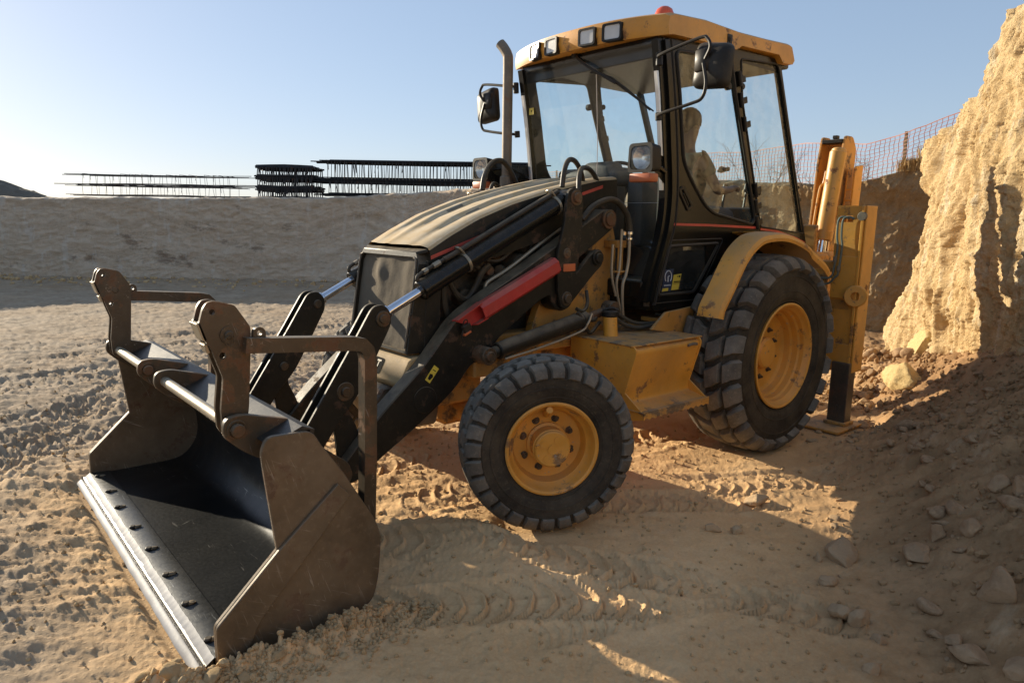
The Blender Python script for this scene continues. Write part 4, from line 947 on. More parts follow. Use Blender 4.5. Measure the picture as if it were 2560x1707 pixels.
# ---------------------------------------------------------------- engine seen under the hood
mb = MB(); mb.box((1.95, 0, 1.12), (.75, .34, .42), bev=.03); mb.box((1.9, 0, 1.42), (.62, .26, .16), bev=.03); mb.box((1.8, .18, 1.22), (.5, .08, .1), bev=.02)
mb.cyl((1.75, .16, 1.36), (1.75, .30, 1.36), .08, 20, bev=.01); mb.cyl((1.62, .05, 1.50), (1.62, .26, 1.50), .10, 24, bev=.02); mb.cyl((2.05, .15, 1.10), (2.05, .27, 1.10), .05, 16, bev=.01); mb.cyl((2.16, .10, 1.18), (2.16, .26, 1.18), .055, 16, bev=.01)
mb.cyl((1.9, .2, 1.0), (2.1, .2, 1.0), .035, 14); mb.cyl((1.93, .22, 1.30), (2.07, .22, 1.32), .03, 14); mb.cyl((1.64, .22, 1.08), (1.64, .22, 1.32), .04, 16, bev=.01); mb.cyl((2.36, -.22, 1.16), (2.38, -.22, 1.16), .1, 16)
mb.cyl((2.34, 0, 1.15), (2.40, 0, 1.15), .25, 28, bev=.01)
for k in range(7): mb.box((1.62+.09*k, .185, 1.42-.04*(k % 3)), (.05, .05, .06), rot=(.3*k, .2*k, 0), bev=.006)
eng = P(mb, 'engine', ENG)
mb = MB(); mb.cyl((1.88, .24, 1.34), (1.92, .27, 1.34), .033, 12, bev=.003); mb.cyl((2.0, .24, 1.34), (2.0, .29, 1.34), .03, 14, bev=.004); mb.box((2.05, .23, 1.36), (.10, .05, .06), bev=.01); mb.cyl((1.95, .2, 1.41), (2.08, .28, 1.38), .014, 8)
P(mb, 'fuel_pump', STEEL, eng)
for p_, r in [([(2.0, .27, 1.37), (2.08, .30, 1.33), (2.14, .31, 1.24), (2.2, .31, 1.18), (2.27, .31, 1.21), (2.32, .30, 1.30)], .02),
              ([(2.36, .30, 1.28), (2.35, .30, 1.15), (2.30, .30, 1.05), (2.2, .31, 1.0), (2.1, .28, .98)], .022), ([(2.28, .25, 1.38), (2.2, .3, 1.40), (2.1, .3, 1.36)], .014),
              ([(1.75, .27, 1.50), (1.85, .29, 1.45), (1.95, .29, 1.40), (2.1, .28, 1.42)], .010), ([(1.62, .27, 1.6), (1.66, .28, 1.5), (1.7, .28, 1.36), (1.66, .28, 1.2)], .018), ([(1.8, .28, 1.2), (1.95, .3, 1.16), (2.05, .3, 1.08), (2.3, .3, 1.1)], .012)]:
    mb = MB(); mb.tube(p_, r, 10, 6); P(mb, 'engine_hose', HOSE, eng)
# ---------------------------------------------------------------- hood
he = np.array([(.95, 1.945), (1.13, 1.927), (1.363, 1.881), (1.606, 1.828), (1.888, 1.752), (2.149, 1.658), (2.346, 1.563), (2.487, 1.485)])
def hz(x): return float(np.interp(x, he[:, 0], he[:, 1]))
hy = [(-.35, -.012), (-.335, .006), (-.30, .018), (-.24, .022), (-.215, .022), (-.19, .006), (-.10, .010), (-.075, .024), (-.055, .024), (-.015, .004), (.10, .018), (.165, .022), (.205, .001), (.25, .010), (.30, .012), (.335, .004), (.35, -.012)]
mb = MB(); nx = 46
def hf(u, v):
    x = .95+(2.487-.95)*u; k = v*(len(hy)-1); i = min(int(k), len(hy)-2); f = k-i
    y = hy[i][0]*(1-f)+hy[i+1][0]*f; dz = hy[i][1]*(1-f)+hy[i+1][1]*f
    fade = min(1, (2.487-x)/.35+.15); 
    if abs(y) < .30: dz = .016*(1-fade)+dz*fade
    xx = x+.03*u*(1-(y/.35)**2)
    return (xx, y*(1-.0*u), hz(x)+dz)
mb.grid(hf, nx, (len(hy)-1)*2)
hood = P(mb, 'hood', HOODM, ang=28)
for s in (1, -1):
    mb = MB(); lo = [(.95, 1.62), (1.3, 1.60), (1.6, 1.53), (2.0, 1.43), (2.3, 1.37), (2.487, 1.345)]
    lo = np.array(lo); xs = np.linspace(.95, 2.487, 40)
    up_ = [(x, s*.350, hz(x)-.011) for x in xs]; vs = []
    for x in xs:
        z1 = hz(x)-.010; z0 = float(np.interp(x, lo[:, 0], lo[:, 1]))
        for q in range(4):
            f = q/3; vs.append((x, s*(.351+.006*math.sin(f*3.14)), z1*(1-f)+z0*f))
    n_ = 4; fs = [(i*n_+q, (i+1)*n_+q, (i+1)*n_+q+1, i*n_+q+1) for i in range(39) for q in range(3)]
    mb.add(vs, fs); sp = P(mb, 'side_panel', BLKD, hood)
    mb = MB(); sx = np.array([(2.484, 1.425), (2.012, 1.583), (1.294, 1.815), (1.10, 1.87)])[::-1]
    P0 = [(x, s*.3585, float(np.interp(x, sx[:, 0], sx[:, 1]))) for x in np.linspace(1.1, 2.484, 20)]
    P1 = [(x, s*.3585, float(np.interp(x, sx[:, 0], sx[:, 1]))+.021) for x in np.linspace(1.1, 2.484, 20)]
    mb.slab(P0+P1[::-1], (0, s*.0015, 0), bev=0); P(mb, 'red_stripe', REDS, sp)
# dark decal strips on the hood ribs
for y, segs in ((-.033, [(1.98, 2.10), (2.27, 2.30), (2.36, 2.46)]), (.186, [(2.02, 2.12)])):
    for x0, x1 in segs:
        mb = MB(); V = []
        for x in np.linspace(x0, x1, 6): 
            for dy in (-.012, .012): V.append((x, y+dy, hz(x)+.0165+(.006 if y < 0 else 0)-dy*.45))
        mb.add(V, [(2*i, 2*i+2, 2*i+3, 2*i+1) for i in range(5)]); P(mb, 'decal_strip', DECK, hood)
# nose and grille
mb = MB()
oy = [(-.345, .90), (-.345, 1.40), (-.30, 1.462), (.30, 1.462), (.345, 1.40), (.345, .90)]
iy = [(-.318, .915), (-.324, 1.385), (-.29, 1.437), (.29, 1.437), (.324, 1.385), (.318, .915)]
def nx_(z): return 2.545+(1.462-z)*.16
mb.slab([(nx_(z), y, z) for y, z in oy], (-.14, 0, 0), [[(nx_(z), y, z) for y, z in iy]], bev=0)
mb.slab([(2.49, -.345, 1.483), (2.49, .345, 1.483), (2.545, .30, 1.465), (2.545, -.30, 1.465)], (0, 0, -.02), bev=.004)
for s in (1, -1): mb.plate([(2.42, .88), (2.53, .88), (2.50, 1.42), (2.40, 1.40)], s*.30, s*.349, bev=.006)
nose = P(mb, 'grille_frame', BLKD)
CLO = paint('brown_mesh_cloth', (.13, .11, .085), .9, spec=.1, dust=.1, base_dust=.10, bump=.6)
mb = MB()
def cf(u, v):
    y = -.322+.644*u; z = .912+.527*v
    d = .012*float(noise3(y*4, z*3, 1.))+.007*float(noise3(y*11, z*8, 5.))+.022*math.exp(-((y+.08)/.05)**2-((z-1.33)/.06)**2)
    return (nx_(z)-.022+d*(1-abs(2*u-1)**6), y, z)
mb.grid(cf, 50, 50); P(mb, 'grille_cloth', CLO, nose)
for s in (1, -1):
    mb = MB(); mb.tube([(nx_(.93)+.004, s*.318, .93), (nx_(1.38)+.004, s*.323, 1.38), (nx_(1.43)+.003, s*.29, 1.435)], .006, 6, 3)
    P(mb, 'edge_trim', EXH, nose)
for s in (1, -1):
    for z in (1.0, 1.12, 1.3):
        mb = MB(); mb.cyl((nx_(z)-.002, s*.333, z), (nx_(z)+.006, s*.333, z), .007, 10); mb.build('screw', PLAS, nose)
BUMPM = paint('dusty_yellow_casting', (.46, .27, .09), .6, dust=.75, base_dust=.4, rust=.4, rustcol=(.2, .12, .06), dustcol=(.48, .37, .22))
mb = MB(); mb.plate([(2.40, .885), (2.60, .880), (2.632, .862), (2.70, .735), (2.68, .70), (2.40, .70)], -.365, .365, bev=.01); bmp = P(mb, 'front_counterweight', BUMPM)
mb = MB(); mb.plate([(2.30, .70), (2.72, .70), (2.78, .62), (2.62, .42), (2.35, .42)], -.22, .22, bev=.015); mb.box((2.62, 0, .60), (.2, .62, .03), bev=.004); P(mb, 'front_support', EXH)
# lettering
def text(s_, size, M_, mat, name, par, ext=.0008, sx=1.0, bold=0.):
    c = bpy.data.curves.new('t', 'FONT'); c.body = s_; c.size = size; c.align_x = 'CENTER'; c.align_y = 'CENTER'; c.extrude = ext; c.offset = bold; c.resolution_u = 3
    o = bpy.data.objects.new('t', c); COL.objects.link(o); dg = bpy.context.evaluated_depsgraph_get(); me = bpy.data.meshes.new_from_object(o.evaluated_get(dg))
    bpy.data.objects.remove(o); me.transform(M_ @ Matrix.Diagonal((sx, 1, 1, 1))); me.materials.clear(); me.materials.append(mat); me.name = name
    ob = bpy.data.objects.new(name, me); COL.objects.link(ob); ob.parent = par
    if par is ROOT: ob.location = OFF
    return ob
def frame(o, ex, ey):
    ex = Vector(ex).normalized(); ey = Vector(ey); ey = (ey-ex*ey.dot(ex)).normalized(); ez = ex.cross(ey)
    M_ = Matrix((ex, ey, ez)).transposed().to_4x4(); M_.translation = o; return M_
nrm = Vector((.127, 0, .068)).normalized(); fo = Vector((2.666, .025, .798))
M0 = frame(fo+nrm*.002, (0, 1, 0), (-.068, 0, .127))
mb = MB(); mb.slab([M0 @ Vector(p+(0,)) for p in rounded([(-.095, -.048), (.095, -.048), (.095, .048), (-.095, .048)], .02)], nrm*.0015, bev=0); dp = P(mb, 'black_badge', BPRT, bmp)
text('CAT', .088, frame(fo+nrm*.0045+Vector((0, .0, 0)), (0, 1, 0), (-.068, 0, .127)), paint('cream_print', (.50, .42, .29), .6, dust=.2, base_dust=.1), 'letters', dp, bold=.0012, sx=.82)
# ---------------------------------------------------------------- cab
FE = [(.905, 2.80), (.83, 2.45), (.775, 2.11), (.750, 1.85), (.762, 1.63), (.83, 1.44), (.90, 1.238), (.934, 1.10)]
outer = FE+[(.90, 1.06), (.47, 1.06), (.43, 1.09), (.30, 1.32), (.19, 1.50), (.08, 1.575), (-.28, 1.575), (-.60, 1.50), (-.80, 1.40), (-1.03, 1.40), (-1.075, 1.50), (-.445, 2.87), (.25, 2.85)]
win = rounded([(.82, 2.74), (.20, 2.79), (.11, 2.545), (-.255, 1.69), (-.225, 1.645), (.297, 1.72), (.402, 1.775), (.57, 1.93), (.675, 2.06), (.757, 2.50)], [.05, .05, .02, .03, .03, .08, .05, .08, .06, .05], 4)
low = rounded([(.785, 1.492), (.205, 1.507), (.475, 1.165), (.880, 1.165)], .03, 4)
rear = rounded([(.075, 2.80), (-.415, 2.835), (-.495, 2.70), (-1.02, 1.575), (-.345, 1.63), (.02, 2.52)], [.03, .04, .02, .02, .02, .02], 3)
YS = .69
for s in (1, -1):
    mb = MB(); mb.plate(outer, s*(YS-.03), s*YS, holes=[win, low, rear], bev=0)
    cs = P(mb, 'cab_side' if s < 0 else 'cab_door', BLK)
    mb = MB()
    for hl, r in ((win, .011), (low, .012), (rear, .006)): mb.tube([(x, s*(YS+.002), z) for x, z in hl+hl[:1]], r, 6, 1)
    sh = rounded([(.82, 1.53), (.145, 1.54), (.44, 1.11), (.915, 1.11)], .04, 4); mb.tube([(x, s*YS, z) for x, z in sh+sh[:1]], .005, 6, 1)
    mb.tube([(x-.03, s*(YS+.002), z) for x, z in FE], .008, 6, 4); mb.tube([(x-.01, s*(YS+.001), z) for x, z in FE], .006, 6, 4)
    P(mb, 'window_seal', RUB, cs)
    for hl, g, nm in ((win, GSIDE, 'door_window'), (low, glass('low_window_glass', (.42, .46, .46), .10), 'lower_window'), (rear, GSIDE, 'rear_side_window')):
        mb = MB(); pts_ = [Vector((x, s*(YS-.012), z)) for x, z in hl]; tri = tessellate_polygon([pts_]); mb.add(pts_, [tuple(t_) for t_ in tri]); P(mb, nm, g, cs, flat=True)
    mb = MB(); pz = [(.765, 1.630), (.30, 1.626), (-.30, 1.612)]; mb.plate(pz+[(x, z+.017) for x, z in pz[::-1]], s*(YS+.0035), s*(YS+.005), bev=0)
    pz = [(-.345, 1.602), (-.60, 1.585), (-.90, 1.53), (-1.055, 1.49)]; mb.plate(pz+[(x, z+.016) for x, z in pz[::-1]], s*(YS+.0035), s*(YS+.005), bev=0); P(mb, 'red_stripe', REDS, cs)
    # hinges between door and rear window
    for (x, z) in ((.065, 2.66), (.025, 2.52), (-.04, 2.36), (-.25, 1.90), (-.27, 1.78), (-.30, 1.66)):
        mb = MB(); mb.cyl((x+.012, s*(YS+.015), z-.05), (x+.045, s*(YS+.015), z+.05), .014, 12, bev=.003); mb.box((x-.01, s*(YS+.006), z), (.09, .012, .045), rot=(0, .3, 0), bev=.003); P(mb, 'hinge', PLAS, cs)
    for (x, z, r) in ((.19, 2.60, .026), (-.21, 1.85, .022), (-.30, 1.88, .018), (.02, 2.62, .022), (-.92, 1.85, .018)):
        mb = MB(); mb.cyl((x, s*(YS-.035), z), (x, s*(YS+.004), z), r, 18, bev=.005); P(mb, 'window_knob', PLAS, cs)
    for (x, z) in ((.16, 2.03), (-.86, 1.94)):
        mb = MB(); mb.cyl((x+.06, s*(YS-.03), z-.012), (x-.055, s*(YS-.03), z+.012), .010, 10); mb.cyl((x+.03, s*(YS-.03), z), (x-.03, s*(YS-.03), z+.005), .024, 14, r2=.017, bev=.004); mb.cyl((x-.05, s*(YS-.03), z+.008), (x-.065, s*(YS-.03), z+.010), .016, 12, bev=.003); P(mb, 'window_latch', PLAS, cs)
    mb = MB(); hp = rounded([(.72, 1.865), (.665, 1.90), (.545, 1.765), (.60, 1.725)], .015); hi_ = rounded([(.70, 1.862), (.672, 1.875), (.572, 1.768), (.60, 1.748)], .01)
    mb.plate(hp, s*YS, s*(YS+.010), holes=[hi_], bev=0); mb.box((.634, s*(YS+.006), 1.808), (.10, .012, .014), rot=(0, -.87, 0)); P(mb, 'door_handle', PLAS, cs)
# stickers in the lower window
cs = [o for o in bpy.data.objects if o.name.startswith('cab_door')][0]
y0 = YS-.009
def stick(poly, mat, name, par, dy=0.): 
    mb = MB(); mb.plate(poly, y0+dy, y0+dy+.001, bev=0); return P(mb, name, mat, par)
b1 = stick([(.80, 1.335), (.705, 1.337), (.705+.02, 1.185), (.83, 1.183)], BSTK, 'blue_sticker', cs)
mb = MB(); arc = [(.762+.036*math.cos(a), 1.285+.040*math.sin(a)) for a in np.linspace(-.8, 4.0, 22)]; mb.tube([(x, y0+.002, z) for x, z in arc], .0035, 4, 1); mb.tube([(.752, y0+.002, 1.29), (.765, y0+.002, 1.283), (.763, y0+.002, 1.25)], .004, 4, 1); P(mb, 'gauge_print', WSTK, b1)
stick([(.818, 1.206), (.755, 1.208), (.757, 1.188), (.824, 1.186)], YSTK, 'yellow_patch', b1, .0012)
mb = MB()
for k in range(7): mb.box((.80-.011*k, y0+.0018, 1.226), (.007, .0008, .008), bev=0)
P(mb, 'small_print', WSTK, b1)
b2 = stick([(.700, 1.295), (.615, 1.300), (.640, 1.192), (.722, 1.190)], YSTK, 'yellow_sticker', cs)
mb = MB(); mb.box((.662, y0+.0018, 1.247), (.072, .0008, .007), bev=0); mb.box((.668, y0+.0018, 1.236), (.072, .0008, .003), bev=0); mb.box((.635, y0+.0018, 1.283), (.016, .0008, .014), bev=0); mb.box((.655, y0+.0018, 1.282), (.014, .0008, .006), bev=0); P(mb, 'small_print', BPRT, b2)
# windscreen: frame, posts, header
FX = [(2.79, .945), (2.45, .875), (2.11, .822), (1.85, .79), (1.63, .805), (1.44, .86), (1.26, .93)]
fz = np.array(FX)[::-1]
def fx(z): return float(np.interp(z, fz[:, 0], fz[:, 1]))
mb = MB()
for s in (1, -1):
    for (y, dx, r) in ((.650, .02, .036), (.672, -.03, .034)): mb.tube([(x+dx, s*y, z) for z, x in FX]+[(.965+dx, s*y, 1.12)], r*1.0, 4, 4, sq=True)
mb.box((.93, 0, 2.80), (.07, 1.30, .07), bev=.006); mb.box((.96, 0, 1.20), (.06, 1.28, .12), bev=.01)
mb.box((.60, 0, 1.14), (.72, 1.34, .16), bev=.03); mb.box((-.1, 0, 2.85), (1.0, 1.36, .05), bev=.01); mb.box((-1.0, 0, 1.50), (.08, 1.36, .12), bev=.01)
for s in (1, -1): mb.tube([(-.44, s*.67, 2.84), (-1.05, s*.67, 1.50)], .03, 4, 1, sq=True)
mb.box((.25, 0, 2.79), (1.38, 1.36, .02), bev=0); mb.box((.90, 0, 2.745), (.03, 1.28, .10), bev=.006); mb.box((-.47, 0, 2.82), (.06, 1.36, .06), bev=.005)
cabf = P(mb, 'cab_frame', BLK)
mb = MB(); mb.box((0, 0, 1.10), (1.7, 1.34, .06), bev=.01); mb.box((-.35, 0, 1.32), (.9, 1.34, .42), bev=.02); P(mb, 'cab_floor', PLAS, cabf)
for s in (1, -1):
    mb = MB(); zz = np.linspace(2.60, 1.86, 12); pts_ = [(fx(z)+.060, s*.648, z) for z in zz]
    mb.add([(x, y-.010, z) for x, y, z in pts_]+[(x, y+.014, z) for x, y, z in pts_]+[(x-.012, y+.018, z) for x, y, z in pts_], [(i, i+1, 12+i+1, 12+i) for i in range(11)]+[(12+i, 13+i, 25+i, 24+i) for i in range(11)])
    P(mb, 'pillar_strip', STRIP, cabf, flat=True)
mb = MB(); mb.grid(lambda u, v: (fx(1.25+1.53*v)+.03+.02*(1-(2*u-1)**2), -.62+1.24*u, 1.25+1.53*v), 10, 16); P(mb, 'windscreen', GFRONT, cabf)
mb = MB(); mb.box((fx(1.78)+.035, 0, 1.78), (.006, 1.24, .004), bev=0); mb.tube([(fx(2.62)+.06, .14, 2.66), (fx(2.2)+.06, .105, 2.2), (fx(2.03)+.06, .085, 1.98)], .0035, 4, 1); P(mb, 'glass_joint', STRIP, cabf)
mb = MB(); mb.box((fx(2.48)+.047, -.575, 2.48), (.002, .05, .05), bev=0); ws = P(mb, 'yellow_sticker', YSTK, cabf); mb = MB(); mb.box((fx(2.48)+.0485, -.575, 2.482), (.001, .012, .012), bev=0); P(mb, 'small_print', BPRT, ws)
mb = MB(); pts_ = [Vector(p) for p in ((-.445, -.66, 2.82), (-.445, .66, 2.82), (-1.04, .66, 1.55), (-1.04, -.66, 1.55))]; mb.add(pts_, [(0, 1, 2, 3)]); P(mb, 'rear_window', GFRONT, cabf, flat=True)
mb = MB(); mb.tube([(.985, -.06, 2.80), (fx(2.70)+.09, .08, 2.71), (fx(2.55)+.085, .33, 2.565)], .010, 6, 2); mb.tube([(fx(2.66)+.085, .12, 2.66), (fx(2.58)+.08, .30, 2.60), (fx(2.40)+.07, .60, 2.37)], .008, 6, 2); mb.tube([(fx(2.60)+.065, .24, 2.62), (fx(2.40)+.06, .62, 2.36)], .005, 4, 1); mb.cyl((.97, -.06, 2.80), (1.0, -.06, 2.80), .02, 12)
P(mb, 'wiper', PLAS)
# interior
mb = MB(); mb.box((.70, -.10, 1.97), (.22, .62, .14), bev=.05, seg=3); mb.box((.74, .02, 2.0), (.16, .30, .16), bev=.05, seg=3); mb.box((.74, .05, 1.55), (.20, .26, .8), bev=.04, seg=2); mb.box((.66, .34, 1.72), (.2, .16, .5), bev=.05, seg=2)
P(mb, 'dashboard', GREY)
mb = MB(); c0 = Vector((.46, .05, 1.98)); q = Vector((-.55, 0, .83)).to_track_quat('Z', 'Y')
mb.tube([c0+q @ Vector((.185*math.cos(a), .185*math.sin(a), 0)) for a in np.linspace(0, 6.283, 30)], .014, 8, 1); mb.cyl(c0+q @ Vector((0, 0, .01)), c0-q @ Vector((0, 0, .3)), .03, 12)
for a in (0, 2.1, 4.2): mb.tube([c0, c0+q @ Vector((.18*math.cos(a), .18*math.sin(a), 0))], .010, 6, 1)
P(mb, 'steering_wheel', PLAS)
SEATM = paint('grey_seat_cloth', (.11, .11, .11), .85, dust=.2, base_dust=.15)
mb = MB(); mb.box((-.18, .10, 1.60), (.50, .48, .13), bev=.05, seg=3); mb.box((.10, .10, 1.84), (.12, .44, .44), rot=(0, -.16, 0), bev=.05, seg=3); mb.box((-.15, .10, 1.42), (.34, .34, .30), bev=.02); mb.box((-.10, .38, 1.76), (.28, .05, .05), bev=.02); mb.box((-.10, -.20, 1.76), (.28, .05, .05), bev=.02)
P(mb, 'operator_seat', SEATM)
mb = MB()
for x, y in ((-.55, .18), (-.55, -.12), (-.62, .34), (.45, .42), (.40, -.45)):
    mb.tube([(x, y, 1.4), (x-.03, y, 1.75), (x-.06, y, 1.92)], .010, 8, 3); mb.cyl((x-.06, y, 1.91), (x-.062, y, 1.98), .024, 12, r2=.018, bev=.005)
mb.box((-.62, .0, 1.65), (.16, .95, .26), bev=.03, seg=2); mb.box((.40, -.5, 1.5), (.35, .18, .6), bev=.03)
P(mb, 'control_console', PLAS)
# roof
mb = MB()
xs_side = [(.955, 2.805), (.965, 2.86), (.955, 2.925), (.90, 2.945), (.55, 2.965), (.15, 2.958), (-.20, 2.970), (-.49, 2.985), (-.525, 2.975), (-.575, 2.875), (-.55, 2.845), (-.415, 2.835), (-.35, 2.885), (.14, 2.868), (.20, 2.835), (.90, 2.815)]
def rf(u, v):
    i = int(round(v*(len(xs_side)))) % len(xs_side); x, z = xs_side[i]; y = -.74+1.48*u; a = abs(y)/.74
    k = 1-a**2.4
    if i <= 3: x += .14*k*(1 if i > 0 else .93); z += .012*(1-a**2)*(1 if i >= 2 else .25)
    elif i <= 8: z += .045*(1-a**2)
    if a > .97: z = z+(-.012 if 2 <= i <= 8 else 0)
    return (x, y*(1 if a < .97 else .995+.0*a), z)
mb.grid(rf, 48, len(xs_side)); 
for s in (1, -1):
    V = [rf(0 if s < 0 else 1, i/len(xs_side)) for i in range(len(xs_side))]
    tri = tessellate_polygon([[Vector(p) for p in V]]); mb.add(V, [tuple(t_) for t_ in tri])
roof = P(mb, 'roof', YEL, cabf, ang=40) if False else P(mb, 'roof', YEL, ang=40)
for (x, y, r) in ((1.118, .175, .05), (1.092, .377, .05), (1.118, -.175, .05), (1.092, -.377, .05)):
    mb = MB(); f_ = rounded([(-.070, -.056), (.070, -.056), (.070, .056), (-.070, .056)], .018); f2 = rounded([(-.057, -.044), (.057, -.044), (.057, .044), (-.057, .044)], .016)
    yaw = -.12*y/.3; 
    pt = lambda a, b, dx=0.: (x+dx-abs(a)*.0+math.sin(yaw*0)*a+(-.62*y*a), y+a, 2.862+b)
    mb.slab([pt(a, b) for a, b in f_], (-.05, 0, 0), [[pt(a, b) for a, b in f2]], bev=0); wl = P(mb, 'work_light', PLAS, roof)
    mb = MB(); mb.slab([pt(a, b, -.008) for a, b in f2], (-.004, 0, 0), bev=0); P(mb, 'lens', LENS, wl)
mb = MB(); mb.lathe([(0, .13), (.03, .127), (.055, .11), (.068, .08), (.072, .03), (.072, 0), (0, 0)], (.44, .28, 3.03), n=28); P(mb, 'beacon', paint('red_orange_beacon', (.75, .10, .03), .2, dust=0, base_dust=.05))
mb = MB(); mb.cyl((.30, .738, 2.885), (.30, .748, 2.885), .020, 18); mb.box((.30, .739, 2.885), (.055, .008, .065), bev=.003); mb.cyl((.30, .75, 2.885), (.30, .752, 2.885), .010, 14); P(mb, 'roof_plug', PLAS, roof)
# head lamps
for s in (1, -1):
    c = Vector((1.255, s*.80, 2.035)); mb = MB()
    fr = rounded([(-.098, -.088), (.098, -.088), (.090, .088), (-.090, .088)], .03, 4); fi = rounded([(-.080, -.070), (.080, -.070), (.074, .070), (-.074, .070)], .035, 4)
    F3 = [(c.x, c.y+a, c.z+b) for a, b in fr]; B3 = [(c.x-.10, c.y+a*.85, c.z+b*.88) for a, b in fr]; I3 = [(c.x, c.y+a, c.z+b) for a, b in fi]; J3 = [(c.x-.02, c.y+a*.95, c.z+b*.95) for a, b in fi]
    n_ = len(fr); V = F3+B3+I3+J3; Fs = []
    for i in range(n_):
        j = (i+1) % n_; Fs += [(i, j, n_+j, n_+i), (i, 2*n_+i, 2*n_+j, j), (2*n_+i, 3*n_+i, 3*n_+j, 2*n_+j)]
    Fs.append(tuple(range(n_, 2*n_))); mb.add(V, Fs); hd = P(mb, 'headlamp', LHOUS, ang=50); _b = bmesh.new(); _b.from_mesh(hd.data); bmesh.ops.recalc_face_normals(_b, faces=_b.faces[:]); _b.to_mesh(hd.data); _b.free()
    mb = MB(); mb.lathe([(.072, -.018), (.06, -.03), (.04, -.05), (.015, -.06), (0, -.06)], c, Vector((1, 0, 0)).to_track_quat('Z', 'Y'), 24); mb.cyl(c-Vector((.055, 0, 0)), c-Vector((.03, 0, 0)), .012, 10); P(mb, 'lamp_reflector', REFL, hd)
    mb = MB(); mb.grid(lambda u, v: (c.x-.004+.012*(1-(2*u-1)**2)*(1-(2*v-1)**2), c.y-.076+.152*u, c.z-.068+.136*v), 8, 8); P(mb, 'lens', glass('lamp_glass', (.92, .92, .90), .18, (.6, .58, .5)), hd)
    mb = MB(); mb.box(c+Vector((-.035, s*.005, -.118)), (.085, .165, .052), bev=.01, seg=2); P(mb, 'indicator', ORG, hd)
    mb = MB(); mb.box(c+Vector((-.12, s*-.02, -.02)), (.06, .05, .05), bev=.008); mb.slab([c+Vector((-.13, s*-.02, .03)), c+Vector((-.13, s*-.02, -.05)), (fx(1.93)+.03, s*.66, 1.90), (fx(2.05)+.03, s*.66, 2.06)], (0, 0, .02), bev=.003); mb.tube([c+Vector((-.10, s*-.02, 0)), (fx(2.0)+.05, s*.68, 1.98)], .018, 8, 1); P(mb, 'bracket', BLK, hd)
    # mirrors
    zt, zb, ya, yb = (2.715, 2.43, .945, 1.205)
    mb = MB(); ol = rounded([(ya, zb+.02), (yb-.02, zb), (yb, zt-.04), (ya+.03, zt)], .045, 5); cx_, cz_ = (ya+yb)/2, (zb+zt)/2
    ring = lambda k, dx: [(.965+dx, s*(cx_+(a-cx_)*k), cz_+(b-cz_)*k) for a, b in ol]
    RR_ = [ring(1.0, -.03), ring(1.0, .0), ring(.95, .022), ring(.78, .038), ring(.4, .046)]; n_ = len(ol); V = [p for r_ in RR_ for p in r_]; Fs = [(k*n_+i, k*n_+(i+1) % n_, (k+1)*n_+(i+1) % n_, (k+1)*n_+i) for k in range(4) for i in range(n_)]
    Fs.append(tuple(range(4*n_, 5*n_))); Fs.append(tuple(range(n_))[::-1]); mb.add(V, Fs); mb.box((.99, s*1.03, 2.60), (.06, .10, .13), bev=.01)
    mr = P(mb, 'wing_mirror', PLAS, ang=50)
    mb = MB(); mb.slab([(.934, s*(cx_+(a-cx_)*.93), cz_+(b-cz_)*.93) for a, b in ol], (-.002, 0, 0), bev=0); P(mb, 'mirror_glass', CHROME, mr)
    mb = MB(); mb.tube([(.98, s*.70, 2.672), (1.03, s*.74, 2.675), (1.03, s*1.02, 2.722), (1.03, s*1.075, 2.71), (1.03, s*1.098, 2.66), (1.02, s*1.06, 2.60)], .0105, 8, 6); mb.tube([(.96, s*.70, 2.315), (1.03, s*.756, 2.319), (1.03, s*.98, 2.355), (1.03, s*1.06, 2.38), (1.03, s*1.083, 2.46), (1.02, s*1.05, 2.58)], .0105, 8, 6)
    mb.cyl((.985, s*.695, 2.62), (.99, s*.695, 2.70), .022, 14, bev=.004); mb.cyl((.965, s*.695, 2.29), (.97, s*.695, 2.34), .022, 14, bev=.004); P(mb, 'mirror_arm', PLAS, mr)
# exhaust stack
mb = MB(); ex, ey = 1.17, -.575
mb.tube([(ex, ey, 1.80), (ex, ey, 2.0), (ex, ey, 2.5), (ex, ey, 2.80), (ex, ey-.01, 2.86), (ex+.01, ey-.04, 2.91), (ex+.02, ey-.07, 2.945)], .038, 20, 5); mb.cyl((ex, ey, 1.80), (ex, ey, 1.98), .052, 20, bev=.01); mb.tube([(ex, ey, 1.85), (ex, ey+.1, 1.80), (ex, ey+.24, 1.75)], .045, 14, 4)
P(mb, 'exhaust_stack', EXH)
for p_, r, m_ in [([(1.53, -.41, 1.86), (1.50, -.42, 1.96), (1.42, -.45, 2.05), (1.30, -.48, 2.08), (1.2, -.50, 2.02), (1.12, -.5, 1.90)], .020, HOSE), ([(1.42, -.5, 1.70), (1.36, -.54, 1.85), (1.30, -.56, 1.92), (1.2, -.58, 1.85), (1.15, -.58, 1.7)], .014, HOSE)]:
    mb = MB(); mb.tube(p_, r, 10, 6); P(mb, 'hydraulic_hose', m_)
mb = MB(); mb.slab([(1.10, -.60, 2.05), (1.25, -.72, 2.03), (1.24, -.72, 1.97), (1.12, -.62, 1.80), (.95, -.64, 1.75), (.92, -.64, 2.0)], (0, -.02, 0), bev=.003); P(mb, 'lamp_bracket', BLK)
